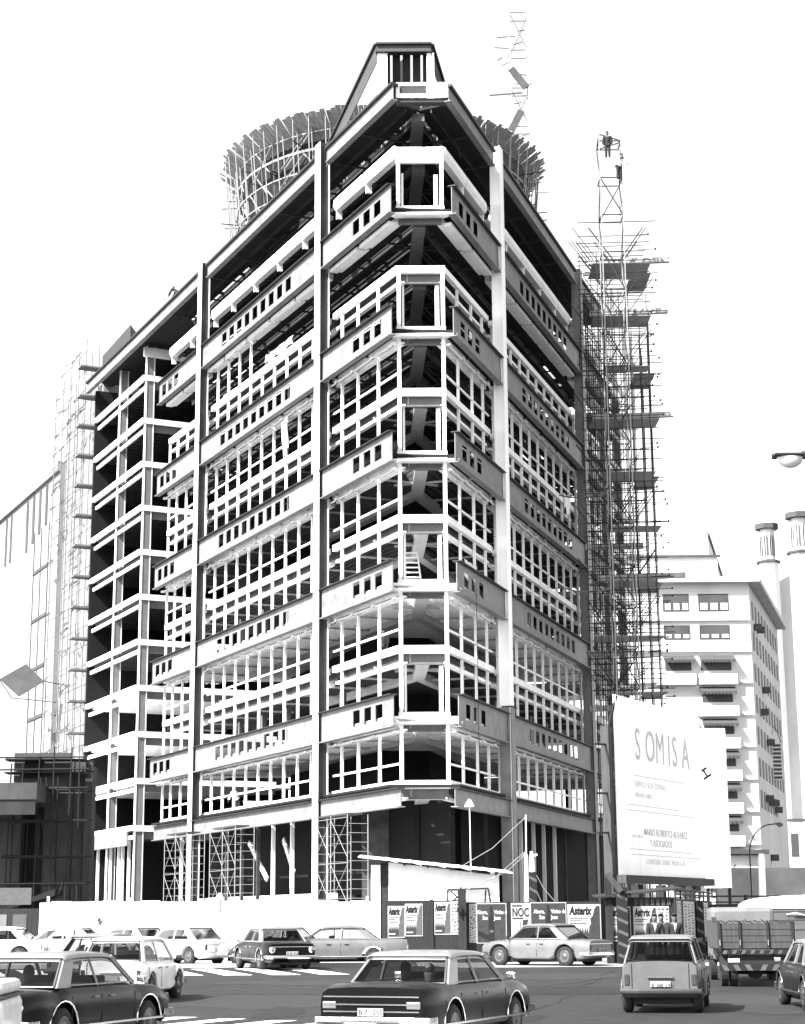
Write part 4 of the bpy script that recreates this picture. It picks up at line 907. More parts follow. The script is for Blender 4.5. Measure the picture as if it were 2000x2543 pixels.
poster(pf, 1.10, 1.72, 1.05, 2.26, 'title'); poster(pf, 1.73, 2.02, 1.05, 2.28, 'bill2')
poster(pf, 2.42, 2.68, .75, 2.18, 'bill2', .03); poster(pf, 2.69, 3.83, .72, 2.2, 'bottle', .03)
poster(pf, 4.0, 4.72, .70, 2.2, 'noc', .03); poster(pf, 4.73, 6.1, .72, 2.22, 'bottle', .03)
mb = MB(); mb.box(3.85, 3.97, .0, .049, 0, 2.26); mb.build('post', M_ink, pf)
poster(pf, 6.14, 7.4, .75, 2.14, 'title', .03)
pf2 = thing('plank_gate', 'dark plank gate with a comic title poster under a tarred lean-to roof', 'gate', (8.3, 67.0, .25))
mb = MB(); mb.box(-.95, 1.55, 0, .06, 0, 2.35); mb.build('boards', M_wood, pf2)
poster(pf2, -.9, -.1, .8, 2.03, 'title'); poster(pf2, .0, .85, .75, 2.03, 'title'); poster(pf2, .86, 1.3, .75, 2.03, 'bill2')
mb = MB()
for i in range(7): mb.box(.05+.2*i, .17+.2*i, -.04, -.005, 2.06, 2.3)
mb.build('picket_trim', M_wood2, pf2)
mb = MB(); mb.hexa([(-1.3, -.3, 2.32), (1.8, -.3, 2.62), (1.8, 1.8, 2.72), (-1.3, 1.8, 2.42), (-1.3, -.3, 2.38), (1.8, -.3, 2.68), (1.8, 1.8, 2.78), (-1.3, 1.8, 2.48)]); mb.build('roof_sheet', M_wood, pf2)
# receding fence with handbills
d1 = Vector((13.2-9.75, 79-66.3)).normalized(); ang = atan2(d1.y, d1.x)
pf3 = thing('handbill_fence', 'receding board fence covered with white handbills and a waist-high rail', 'fence', (9.75, 66.3, .25), ang-0)
mb = MB(); mb.box(0, 13, 0, .06, .1, 2.3); mb.build('boards', M_wood, pf3)
for (a, b) in ((.2, 1.5), (2.2, 6.0), (6.8, 11.0)):
    poster(pf3, a, b, .85, 2.22, 'bill')
mb = MB(); mb.bar((0, -.25, .78), (12, -.25, .78), .06, .16); mb.build('rail', M_wood2, pf3)
for x in (1.0, 3.5, 6.2, 8.5, 11.2):
    mb = MB(); mb.bar((x, -.2, 0), (x, -.2, .75), .12); mb.build('rail_post', M_wood, pf3)
mb = MB(); mb.bar((0, 0, 2.45), (13, 0, 2.5), .08, .07); mb.bar((0, 0, 2.62), (13, 0, 2.62), .05, .05)
for i in range(8): mb.bar((1.6*i, 0, 2.3), (1.6*i+.1, 0, 2.68), .07)
mb.build('top_rail', M_wood, pf3)
pf4 = thing('rear_board_fence', 'dark board fence behind the truck with open top rails', 'fence', (15.2, 82, .25))
mb = MB(); mb.box(-2.2, 1.0, 0, .06, 0, 2.2); mb.build('boards', M_wood, pf4)
mb = MB(); mb.bar((-2, 0, 2.55), (6.5, 0, 2.5), .07); mb.bar((-2, 0, 2.3), (6.5, 0, 2.2), .06)
for x in (0, 1.4, 3.0, 4.0, 6.3): mb.bar((x, 0, 0), (x, 0, 2.6), .16)
mb.build('top_rail', M_wood, pf4)
mb = MB(); mb.box(1.2, 6.3, .1, .16, 0, 1.9); mb.build('panel', M_tarp, pf4)
mb = MB(); mb.box(.15, .38, -.03, -.005, .9, 1.4); mb.build('bill', M_paper, pf4)
for i in range(9):
    x = 19.0+.55*i; mb = MB(); mb.tube([(x, 90, .25), (x+.03, 90, 2.3+random.uniform(-.2, .7))], .13, 8); o = mb.build('white_stake', M_white)
    if i == 0: base_st = o
    tag(o, 'white wooden stake in the row behind the truck', 'stake', 'white stakes behind the truck')
def striped(name, label, x, y, z1, wd=.32, z0=None, lean=0, topw=False):
    t = thing(name, label, 'post', (x, y, gz(y) if z0 is None else z0)); hh = z1-(gz(y) if z0 is None else z0)
    mb = MB(); mb.box(-wd/2, wd/2, -wd/2, wd/2, 0, hh); p = mb.build('timber', M_ink, t); mb = MB(); z = .12
    while z < hh-.25:
        e = wd/2+.002; mb.add([(-e, -e, z+.16), (e, -e, z), (e, -e, z+.11), (-e, -e, z+.27)], [(0, 1, 2, 3)]); mb.add([(e, -e, z), (e, e, z+.16), (e, e, z+.27), (e, -e, z+.11)], [(0, 1, 2, 3)]); z += .42
    mb.build('painted_stripes', M_inkl, p); return t
sp1 = striped('striped_post', 'tall striped timber post beside the silver grey sedan', 7.85, 66.6, 2.95, .36)
mb = MB(); mb.bar((-.55, -.3, 3.2), (-.05, -.3, 2.55), .12, .2); mb.build('loose_board', M_wood2, sp1)
mb = MB(); mb.box(-.55, -.3, .3, .5, 0, 3.2); mb.build('back_post', M_wood, sp1)
striped('striped_post', 'short striped post rising behind the bottle posters', 4.9, 70.4, 3.62, .3, 1.0)
mb = MB(); mb.tube([(4.9, 70.4, 3.62), (4.9, 70.4, 4.05), (4.88, 70.4, 4.4)], [.1, .09, .05], 8); mb.bar((4.85, 70.4, 4.2), (5.1, 70.4, 4.28), .07); tag(mb.build('white_tap', M_white), 'white pipe end with spout on top of the short striped post', 'pipe')
striped('striped_post', 'striped post between the two white handbill panels', 11.55, 72.2, 2.5, .3)
striped('striped_post', 'striped post at the far end of the handbill fence', 13.05, 77.6, 2.4, .3)
mb = MB(); mb.box(2.0, 2.3, 69.3, 69.55, .25, 2.95); tag(mb.build('dark_post', M_wood), 'thick dark timber post in front of the poster fence', 'post')
mb = MB(); mb.tube([(2.05, 69.2, 2.35), (1.98, 69.18, 2.2), (2.05, 69.2, 2.0), (2.13, 69.2, 2.2), (2.06, 69.2, 2.35)], .05, 6); tag(mb.build('hanging_tyre', M_black), 'dark tyre ring hanging on the thick timber post', 'tyre')  # ring of black rubber, a small tyre hung on the post
# guyed white pole
gp_ = thing('guyed_pole', 'thin white pole with rope guys behind the poster fence', 'pole', (4.75, 71.5, .25))
mb = MB(); mb.tube([(0, 0, 0), (0, 0, 4.0), (-.03, 0, 4.1)], [.1, .08, .06], 8); mb.tube([(0, 0, 4.0), (.02, 0, 5.6)], .03, 6); mb.build('pole', M_white, gp_)
mb = MB()
for a, b in (((0, 0, 4.1), (-1.6, .4, 3.1)), ((0, 0, 4.2), (-2.4, .4, 2.7)), ((0, 0, 5.5), (-2.6, .4, 3.6)), ((0, 0, 4.0), (.7, 0, 1.9)), ((0, 0, 4.0), (1.3, 0, 2.0))):
    a, b = Vector(a), Vector(b); mb.tube([a, (a+b)/2-Vector((0, 0, .22)), b], .014, 4)
mb.build('guy_rope', M_pole, gp_)
lp = thing('work_lamp', 'white work lamp on a thin pole above the hut roof', 'work lamp', (2.62, 72.6, 3.6))
mb = MB(); mb.tube([(0, 0, 0), (-.02, 0, 2.7)], .022, 6); mb.build('pole', M_white, lp)
mb = MB(); mb.tube([(-.02, 0, 2.65), (-.02, 0, 2.8), (-.02, 0, 2.95)], [.2, .14, .04], 12); mb.build('shade', M_white, lp)
# hanging bell on the hoarding
bl = thing('hanging_bell', 'small bell on a rope hanging over the hoarding top', 'bell', (-8.05, 79.8, 2.75))
mb = MB(); mb.tube([(0, 0, .3), (0, 0, .15), (0, 0, 0)], [.05, .16, .17], 10); mb.build('bell', M_col, bl)
mb = MB(); mb.tube([(0, 0, 0), (.03, 0, -.4), (.08, 0, -.7)], .03, 5); mb.build('rope', M_wood, bl)

# ------------------------------------------------------------------ billboard and second board
bd = Vector((13.75-8.85, 83.7-75)); ang = atan2(bd.y, bd.x); BLn = bd.length
bi = thing('building_site_billboard', 'huge weathered white site billboard on timber posts beside the steel building', 'billboard', (8.85, 75, .25), ang)
mb = MB(); mb.box(0, BLn, 0, .12, 3.35, 10.75); bo = mb.build('board', mat('billboard_white', .86, .8, noise=.06, scale=.5), bi)
def btext(s, size, x, z, m, nm='lettering', sx=1, bold=0): return text(s, size, m, bo, Matrix.Translation((x, -.012, z)) @ Matrix.Rotation(pi/2, 4, 'X'), nm, .003, sx=sx, bold=bold)
M_b1 = mat('sign_grey', 0.42, .8, noise=.3, scale=2); M_b2 = mat('sign_faint', 0.62, .8, noise=.25, scale=3)
for i, (ch_, x) in enumerate(zip('SOMISA', (1.95, 3.1, 4.3, 5.75, 6.3, 7.5))): btext(ch_, 1.95, x, 8.2, M_b1, 'letter', sx=.72)
btext('EDIFICIO SEDE CENTRAL', .36, 1.8, 7.05, M_b2, sx=.9); btext('BUENOS AIRES', .3, 1.8, 6.6, M_b2)
btext('MARIO ROBERTO ALVAREZ', .42, 2.6, 5.05, M_b1, bold=.004); btext('Y ASOCIADOS', .42, 3.3, 4.6-.0, M_b1, sx=.95)
btext('OTTO WULFF', .2, 1.3, 5.3-.4, M_b2); btext('CONSTRUCCIONES METALICAS', .32, 2.8, 3.85, M_b2)
mb = MB()
for a, b, z in ((.9, 7.2, 6.25), (.9, 8.6, 6.02), (1.0, 8.2, 4.42), (1.2, 9.4, 3.65+.55), (1.8, 7.5, 7.5)): mb.box(a, b, -.01, -.004, z, z+.03)
mb.build('rule_lines', M_b1, bo)
for x in (2.1, 4.2, 6.3, 8.3):
    mb = MB(); mb.box(x, x+.015, -.006, -.002, 3.4, 10.7); mb.build('panel_seam', M_b2, bo)
for z in (5.9, 8.0):
    mb = MB(); mb.box(.05, BLn-.05, -.009, -.0065, z, z+.015); mb.build('panel_seam', M_b2, bo)
mb = MB(); mb.box(-.3, BLn+.2, -.35, .2, 3.02, 3.34); mb.build('bottom_shelf', M_wood2, bi)
for x in (-.55, 2.2, 5.0, 8.6):
    mb = MB(); mb.box(x, x+.35, .14, .5, 0, 9.4 if x < 0 else 3.0); mb.build('timber_post', M_wood2 if x < 0 else M_wood, bi)
for z in (5.0, 6.6, 8.6):
    mb = MB(); mb.bar((-1.4, .4, z), (0, .2, z+.05), .08); mb.build('tie_bar', M_poled, bi)
mb = MB(); mb.bar((-.4, .3, 9.0), (.1, .0, 10.7), .08); mb.build('strut', M_wood, bi)
mb = MB(); mb.box(BLn+.002, BLn+.03, .0, .12, 3.6, 6.0); mb.build('edge_strip', M_ink, bo)
b2_ = thing('logo_board', 'narrow white board with a small dark beam emblem beside the billboard', 'sign board', (13.85, 84.6, .25), radians(4))
mb = MB(); mb.box(0, 1.25, 0, .1, 2.95, 10.3); q_ = mb.build('board', MATS['billboard_white'], b2_)
mb = MB()
R_ = Matrix.Rotation(radians(-32), 4, 'Y')
for (a, b, c, d_) in ((-.22, .22, .13, .24), (-.05, .05, -.13, .13), (-.22, .22, -.24, -.13)):
    pts = [R_ @ Vector(v) for v in ((a, 0, c), (b, 0, c), (b, 0, d_), (a, 0, d_))]; mb.add([(p.x+.22, -.012, p.z+8.2) for p in pts], [(0, 1, 2, 3)])
mb.build('beam_emblem', M_ink, q_)
for x in (.1, 1.1): mb = MB(); mb.box(x, x+.12, .1, .22, 0, 3.2); mb.build('post', M_wood, b2_)

# ------------------------------------------------------------------ left neighbour under construction
nb_ = thing('left_neighbour_building', 'bright white office block with tall narrow windows left of the steel frame', 'building', (-28, 150, .25))
Ni = Matrix.Translation((28, -150, -.25))
def nbb(mb, n, m, par=None):
    o = mb.build(n, m, par or nb_)
    if par is None: o.matrix_parent_inverse = Ni
    return o
mb = MB(); FL.box(mb, 72.0, 140, 1.2, 14, 12, 41.8); nbb(mb, 'wall', M_farl)
mb = MB(); FL.box(mb, 72.0, 140, .9, 1.2, 41.0, 41.9); nbb(mb, 'cornice', M_farl)
mb = MB(); FL.box(mb, 60.35, 71.95, 1.6, 14, 12, 46); nbb(mb, 'side_wall', M_farl)
for i, s in enumerate((76.2, 78.6, 81.0, 83.4, 90, 92, 97, 99)):
    mb = MB(); FL.box(mb, s, s+.75 if i < 4 else s+.6, 1.14, 1.19, 37.0-(.4*i if i < 4 else 1), 40.7); p = nbb(mb, 'window', M_farw)
for s in (75.2, 77.9, 80.5):
    mb = MB(); FL.box(mb, s, s+.12, 1.13, 1.19, 14, 37); nbb(mb, 'window_mullion', M_awn)
for z in (33, 28.5, 24, 19.5, 15.5):
    mb = MB(); FL.box(mb, 75.2, 80.6, 1.1, 1.18, z, z+.28); nbb(mb, 'sill', M_fard)
# torn netting scaffold on its party side
sc_ = thing('netted_scaffold', 'light scaffold with torn netting beside the white office block', 'scaffold', (-27, 144, .25)); Si = Matrix.Translation((27, -144, -.25))
mb = MB()
for s in (60.8, 63, 65.5, 68, 70.5):
    for n in (.2, 1.3): mb.tube([FL.P(s, n, 12), FL.P(s, n, 50.0-.25*(s-60))], .045, 5)
o = mb.build('standards', M_tarp, sc_); o.matrix_parent_inverse = Si; o['kind'] = 'stuff'
mb = MB()
for i in range(22):
    z = 14+1.65*i
    mb.tube([FL.P(60.5, .2, z), FL.P(71, .2, z)], .035, 5)
o = mb.build('ledgers', M_tarp, sc_); o.matrix_parent_inverse = Si; o['kind'] = 'stuff'
mb = MB()
for i in range(90):
    s = random.uniform(60.5, 69.5); z = 14+1.65*random.randint(0, 21)+random.uniform(-.5, .5); L_ = random.uniform(.4, 1.6); dz = random.uniform(-.35, .35)
    n0 = .1; a = FL.P(s, n0, z); b = FL.P(s+L_, n0-.1, z+dz); m_ = FL.P(s+L_/2, n0-.3, z-random.uniform(.2, .6)); t_ = random.uniform(.1, .3)
    mb.add([a, m_, b, b+Vector((0, 0, t_)), m_+Vector((0, 0, t_*1.3)), a+Vector((0, 0, t_*.7))], [(0, 1, 4, 5), (1, 2, 3, 4)])
o = mb.build('torn_netting', M_fard, sc_); o.matrix_parent_inverse = Si; o['kind'] = 'stuff'
mb = MB()
for i in range(14):
    z = 14+2.55*i
    FL.box(mb, 60.2, 61.4, -.4, 1.4, z, z+.14)
o = mb.build('platforms', M_tarp, sc_); o.matrix_parent_inverse = Si; o['kind'] = 'stuff'
wt = thing('hanging_mat', 'grey woven mat hanging on a cable in front of the white block', 'mat', tuple(FL.P(70, -2, 22)))
p0 = FL.P(70, -2, 22)
mb = MB(); mb.add([tuple(Vector(v)) for v in ((-1.9, 0, .0), (-.2, 0, -1.5), (1.9, .1, -.2), (.3, .1, 1.3), (-1.9, .06, 0), (-.2, .06, -1.5), (1.9, .16, -.2), (.3, .16, 1.3))], [(0, 1, 2, 3), (7, 6, 5, 4), (0, 4, 5, 1), (1, 5, 6, 2), (2, 6, 7, 3), (3, 7, 4, 0)]); mb.build('mat', M_fard, wt)
mb = MB(); mb.tube([(1.9, .1, -.2), (5.5, 1, -.8)], .05, 5); mb.tube([(-1.9, 0, 0), (-.8, 0, -1.6), (3, 0, -2)], .04, 5); mb.build('cable', M_inkg, wt)
# dark lower construction
lo = thing('shade_dark_shell', 'concrete shell coloured dark for shade, with canopy slab and rough scaffolding at far left', 'building', (-22, 112, .25))
def lb(x0, x1, y0, y1, z0, z1, n, m, par=None):
    mb = MB(); mb.box(x0+22, x1+22, y0-112, y1-112, z0-.25, z1-.25); return mb.build(n, m, par or lo)
M_shell = mat('shell_concrete_shaded', 0.018, .9, noise=.45, scale=.8, stretch=(1, 1, .3)); M_shell2 = mat('shell_concrete_shaded_pale', 0.034, .9, noise=.4, scale=1.2, stretch=(1, 1, .3))  # both concrete tones lowered to hold the shade the shell stands in
lb(-23.0, -19.9, 116.0, 117, .25, 11.6, 'wall', M_shell2); lb(-34, -23.0, 117.2, 118, .25, 9.5, 'dark_opening', M_deck); lb(-34, -24.4, 116, 117, .25, 9.6, 'pier_wall', M_shell2)
lb(-36, -22.2, 109.5, 116.9, 9.1, 10.1, 'canopy_slab', M_shell2); lb(-36, -22.3, 109.6, 109.9, 8.2, 9.0, 'canopy_edge', M_shell)
lb(-24.6, -21, 114, 114.3, 10.2, 12.3, 'parapet_frame', M_wood2); lb(-23.9, -22.9, 113.8, 113.99, 10.7, 12.0, 'dark_window', M_deck)
lb(-20.35, -19.9, 115.5, 116, .25, 11.9, 'corner_pier', M_shell2); lb(-22.3, -20.3, 115.2, 115.9, 11.2, 12.0, 'formwork', M_shell2)
lb(-25.5, -22.6, 111, 111.2, 2.9, 3.9, 'pale_panel', M_inkl)
rs = thing('rough_pole_scaffold', 'rough pole scaffold leaning on the darkened concrete shell', 'scaffold', (-22, 114, .25))
mb = MB()
for x in (-2.6, -1.7, -.8, .2, 1.1, 1.9):
    for y in (-1.5, 0.2): mb.tube([(x, y, 0), (x+random.uniform(-.2, .2), y, 12.0+random.uniform(-.9, .4))], .05, 5)
mb.build('standards', M_ink, rs)['kind'] = 'stuff'
mb = MB()
for z in (2.2, 3.9, 5.6, 7.8, 9.7, 10.8, 11.6):
    for y in (-1.55, .25): mb.tube([(-3+random.uniform(-.5, .5), y, z+random.uniform(-.1, .1)), (2.4, y, z+random.uniform(-.1, .15))], .05, 5)
    mb.box(-2.9, 2.1, -1.4, -.1, z-.12, z-.05)
for i in range(8): x = random.uniform(-2.5, 1.5); z = random.choice((.3, 3, 5.6, 8)); mb.tube([(x, -1.6, z), (x+random.uniform(-.9, .9), -1.6, z+2.4)], .04, 5)
mb.build('ledgers_and_boards', M_ink, rs)['kind'] = 'stuff'
mb = MB(); mb.hexa([(-2.3, -1.8, 2.4), (.6, -1.8, 3.2), (.8, -.4, 3.2), (-1.8, -.4, 2.5), (-2.3, -1.8, 2.6), (.6, -1.8, 3.6), (.8, -.4, 3.5), (-1.8, -.4, 2.8)]); mb.build('sagging_tarp', M_ink, rs)
# formwork sheet on the roof of the left wing
mb = MB(); a, b = FL.P(51.5, 1.2, ROOF), FL.P(59.5, 1.2, ROOF)
mb.hexa([a, b, b+Vector((.2, 2.5, 0)), a+Vector((.2, 2.5, 0)), a+Vector((0, 0, 2.6)), b+Vector((0, 0, 2.3)), b+Vector((.2, 2.5, 2.3)), a+Vector((.2, 2.5, 2.6))])
tag(mb.build('roof_shed', mat('sheet_metal_grey', 0.035, .7, noise=.15)), 'grey sheet-clad shed on the roof of the left wing', 'shed')
# ------------------------------------------------------------------ right side: scaffold and platforms
rs2 = thing('facade_scaffold', 'dense dark tube scaffold with plank platforms along the right facade', 'scaffold', (13.5, 110, .25))
mb = MB()
xs_ = [11.7, 12.0, 12.4, 12.8, 13.2, 13.6, 14.1, 14.7, 15.3, 15.8]
for x in xs_:
    for y in (-2.6, -.2, 2.4, 5):
        top = 43.5-1.2*max(0, x-13.8)
        if random.random() < .9: mb.tube([(x-13.5+.16*y+random.uniform(-.05, .05), y, 0), (x-13.5+.16*y, y, top-random.uniform(0, 5))], .028, 5)
mb.build('standards', M_poled, rs2)['kind'] = 'stuff'
mb = MB()
for k in range(3, 12):
    z = FZ(k)-.5
    for q in (0, .6, 1.2, 1.9, 2.6):
        for y in (-2.7, -.3, 2.5, 5): 
            if random.random() < .8: mb.tube([(-1.9+.12*y+random.uniform(-.3, .3), y, z+q), (2.3+random.uniform(0, 1.0)-(.5 if q else 0), y, z+q+.1)], .03, 5)
mb.build('ledgers', M_poled, rs2)['kind'] = 'stuff'
mb = MB()
for k in range(3, 12):
    z = FZ(k)-.6
    xa = random.uniform(-1.9, -.6); mb.box(xa, random.uniform(1.9, 2.6), -2.5+random.uniform(-.2, .2), random.uniform(-1.4, .6), z, z+.05)
    if k % 2: mb.box(1.4, 2.7, 0, 3.5, z+.3, z+.35)
    y0 = -2.1
    if k in (5, 8, 10, 11): mb.bar((-1.6, y0, z+.2), (3.3+random.uniform(-.6, .5), y0, z+.4), .3, .32)
    elif k != 9: mb.bar((-2.0, y0+3, z-.6), (random.uniform(-.5, 1.8), y0+3, z-.55), .3, .35)
mb.build('platforms', M_plank, rs2)['kind'] = 'stuff'
mb = MB()
for i in range(130):
    k = random.randint(3, 11); x = random.uniform(-1.0, .8); y = random.choice((-2.6, -.2, 2.4)); mb.tube([(x, y, FZ(k)-.5), (x+random.choice((-1.6, 1.6)), y, FZ(k)+1.8)], .028, 5)
mb.build('braces', M_poled, rs2)['kind'] = 'stuff'
mb = MB()
for i in range(46): z = random.uniform(12, 44); x = random.uniform(2.15, 2.9); mb.tube([(x-1.2, -2.7, z-.06), (x, -2.7, z)], .02, 4); mb.tube([(x-.1, -2.7, z), (x, -2.7, z)], .07, 6)
mb.build('couplers', M_poled, rs2)['kind'] = 'stuff'
for (x, y, z, k) in ((4.5, 93.6, .25, 0), (-4.6, 93.2, .25, 1), (-11.1, 104, .25, 2), (-14.6, 111, .25, 3)):
    lab = ('frame scaffold tower to the right of the ground floor piers', 'frame scaffold tower beside the near left column', 'frame scaffold tower beside the far left column', 'frame scaffold tower under the end of the left facade')[k]
    if k == 0: continue
    t = thing('scaffold_tower', lab, 'scaffold tower', (x, y, z), aL*-1+pi/2-pi, 'frame scaffold towers at the foot of the building')
    mb = MB(); W_ = 2.1
    for a in (0, W_, 2*W_):
        for b in (0, 1.1):
            mb.tube([(a, b, 0), (a, b, 6.7)], .026, 5)
    mb.build('uprights', M_pole, t)
    mb = MB()
    for a in (0, W_, 2*W_):
        z_ = .4
        while z_ < 6.6: mb.tube([(a, 0, z_), (a, 1.1, z_)], .013, 4); z_ += .45
    for lv_ in (0, 2.2, 4.4):
        for b in (0,):
            for a in (0, W_): mb.tube([(a, b, lv_+.2), (a+W_, b, lv_+2.1)], .015, 4); mb.tube([(a+W_, b, lv_+.2), (a, b, lv_+2.1)], .015, 4)
            mb.tube([(0, b, lv_+2.15), (2*W_, b, lv_+2.15)], .015, 4)
    mb.build('cross_braces', M_pole, t)['kind'] = 'stuff'
    mb = MB(); mb.box(.1, 4.0, .1, .9, 6.7, 6.78); mb.build('plank_deck', M_wood2, t)

# ------------------------------------------------------------------ background right
ap = thing('apartment_block', 'pale corner apartment block with canvas awnings beyond the billboard', 'building', (27, 170, .25))
def ab(x0, x1, y0, y1, z0, z1, n, m, par=None):
    mb = MB(); mb.box(x0-27, x1-27, y0-170, y1-170, z0-.25, z1-.25); return mb.build(n, m, par or ap)
X1 = 33.2
mb = MB(); side = Vector((6.6, 22)).normalized(); Ls = 30
mb.prism([(18-27, 0), (X1-27, 0), (X1-27+side.x*Ls, side.y*Ls), (18-27, Ls)], 0, 33.0); mb.build('wall', M_far, ap)
mb = MB(); mb.prism([(18-27, -.9), (X1+.9-27, -.9), (X1+1.0-27+side.x*Ls, side.y*Ls), (18-27, Ls)], 33.0, 33.5); mb.build('cornice', M_far, ap)
ab(19, 30.6, 171.5, 200, 33.5, 36.1, 'penthouse', M_far); ab(19, 30.9, 171.2, 171.49, 36.1, 36.3, 'eaves', M_fard)
mb = MB(); mb.add([(24-27, 8, 36), (30.9-27, 8, 36), (30.9-27, 8, 39.5), (24-27, 8, 39.5), (37-27, 32, 36), (37-27, 32, 37.6)], [(0, 1, 2, 3), (1, 4, 5, 2)]); mb.build('gable_wall', M_far, ap)
mb = MB(); mb.bar((30.9-27, 8, 39.5), (37-27, 32, 37.6), .35, .3); mb.build('gable_coping', M_fard, ap)
def windw(x0, x1, z0, z1, aw):
    w_ = ab(x0, x1, 169.93, 169.98, z0, z1, 'window', M_farw)
    if aw:
        mb = MB(); a = x0-.25-27; b = x1+.25-27; zt = z1+.1-.25; n = 10; 
        mb.add([(a, -.1, zt), (b, -.1, zt), (b, -1.2, zt-.55), (a, -1.2, zt-.55)], [(0, 1, 2, 3)])
        for i in range(n): xa = a+(b-a)*i/n; xb = a+(b-a)*(i+1)/n; mb.add([(xa, -1.2, zt-.55), (xb, -1.2, zt-.55), (xb-.05, -1.2, zt-.8), ((xa+xb)/2, -1.2, zt-.87), (xa+.05, -1.2, zt-.8)], [(4, 3, 2, 1, 0)])
        mb.build('awning', M_awn, ap)
    else:
        for i in range(3): ab(x0+.2+(x1-x0)*i/3, x0+(x1-x0)*(i+1)/3-.1, 169.88, 169.92, z0+.1, z1-.9, 'curtain', M_far, None)
for r in range(10):
    zt = 32.2-3.02*r
    for c, (x0, x1) in enumerate(((24.9, 27.4), (28.3, 31.2))):
        if r in (3, 5) and c == 0: continue
        windw(x0, x1, zt-1.35-(.3 if r == 0 else 0), zt, r not in (0, 1, 8, 9))
for r in range(10):
    zt = 31.8-3.02*r
    for c in range(9):
        dst = 2.0+3.0*c; p = Vector((X1-27, 0))+side*dst; nrm = Vector((side.y, -side.x))
        q = p+nrm*.03; e = q+side*1.15; mb = MB(); mb.prism([(q.x, q.y), (q.x+nrm.x*.04, q.y+nrm.y*.04), (e.x+nrm.x*.04, e.y+nrm.y*.04), (e.x, e.y)], zt-1.7-.25, zt-.25)
        if r*15+c < 96: mb.build('side_window', M_sw, ap)
for r in range(10):
    zt = 32.2-3.02*r
    for x0, x1 in ((24.0, 27.7), (28.0, 31.6)):
        if r in (3, 5) and x0 < 25: continue
        if r > 1: ab(x0, x1, 169.2, 169.9, zt-2.75, zt-1.75, 'balcony', M_far)
    if r: ab(18, X1-.1, 169.72, 169.9, zt+.42, zt+.6, 'string_course', M_far)
for dst, z in ((3.5, 29.5), (6.5, 29.7), (9, 24.0), (6, 21.5), (11, 19), (7, 13.2), (10, 13.0), (13, 13.1), (16, 12.6), (9, 7.6)):
    p = Vector((X1-27, 0))+side*dst; nrm = Vector((side.y, -side.x)); mb = MB(); c = p+nrm*.35; mb.box(c.x-.35, c.x+.35, c.y-.35, c.y+.35, z-.6, z); mb.build('air_conditioner', M_farw, ap)
ab(18, X1+.5, 168.9, 169.9, 7.6, 8.0, 'marquee', M_farw)
ab(28.8, X1, 169.7, 169.9, 5.4, 7.5, 'shop_front', M_far)
o = text('CH.', 1.0, M_ink, ap, Matrix.Translation((29.0-27, -.4, 6.0-.25)) @ Matrix.Rotation(pi/2, 4, 'X'), 'shop_mark', shear=.5)
# church
def tower(x, y, r, z0, z1, lb):
    t = thing('church_tower', lb, 'church tower', (x, y, .25))
    def octo(ra, za, zb, nm, m, rb=None):
        mb = MB(); rb = rb or ra; v = [(ra*cos(pi/8+i*pi/4), ra*sin(pi/8+i*pi/4), za) for i in range(8)]+[(rb*cos(pi/8+i*pi/4), rb*sin(pi/8+i*pi/4), zb) for i in range(8)]
        mb.add(v, [tuple(reversed(range(8))), tuple(range(8, 16))]+[(i, (i+1) % 8, (i+1) % 8+8, i+8) for i in range(8)]); return mb.build(nm, m, t)
    octo(r*1.0, 0, z0, 'base', M_far); octo(r*1.2, z0, z0+.3, 'ledge', M_fard); octo(r*.72, z0+.5, z1-1.0, 'belfry', M_far); octo(r*1.15, z1-1.0, z1-.2, 'cap', M_fard); octo(r*1.0, z1-.2, z1+.4, 'cap_top', M_far, r*.2)
    for i in range(8):
        a = -pi/2+(i-3.5)*pi/4; c = cos(a)*r*.68, sin(a)*r*.68
        mb = MB(); w_ = .3; tx, ty = -sin(a), cos(a); ox, oy = cos(a)*.05, sin(a)*.05
        z_a, z_b = z0+1.0, z1-2.3
        mb.add([(c[0]+ox-tx*w_, c[1]+oy-ty*w_, z_a), (c[0]+ox+tx*w_, c[1]+oy+ty*w_, z_a), (c[0]+ox+tx*w_, c[1]+oy+ty*w_, z_b), (c[0]+ox, c[1]+oy, z_b+.7), (c[0]+ox-tx*w_, c[1]+oy-ty*w_, z_b)], [(0, 1, 2, 3, 4)]); mb.build('louvre_slit', M_farw, t)
tower(53.9, 260, 1.5, 52.5, 58.6, 'slim eight-sided church tower left of its twin')
tower(58.3, 258, 1.75, 53.5, 59.8, 'slim eight-sided church tower cut by the right picture edge')
mb = MB(); mb.add([(51, 262, .25), (70, 262, .25), (70, 275, .25), (51, 275, .25), (51, 262, 48), (70, 262, 48), (70, 275, 48), (51, 275, 48), (60.5, 262, 53), (60.5, 275, 53)], [(0, 1, 5, 8, 4), (1, 2, 6, 5), (2, 3, 7, 9, 6), (3, 0, 4, 7), (4, 8, 9, 7), (8, 5, 6, 9)])
tag(mb.build('church', M_far), 'pale church body with low gable behind the apartment block', 'church')
vsn = thing('vertical_sign', 'tall narrow vertical sign with a pointed top on the side street', 'sign', (38.3, 186, .25))
mb = MB(); mb.box(-.6, .6, -.1, .1, 15.4, 19.2); mb.build('panel', M_far, vsn)
for i, ch_ in enumerate('HOTEL'): pass
mb = MB()
for i in range(9): mb.box(-.5, .5, -.14, -.11, 15.5+.41*i, 15.5+.41*i+.24)
mb.build('banded_panel', M_farw, vsn)
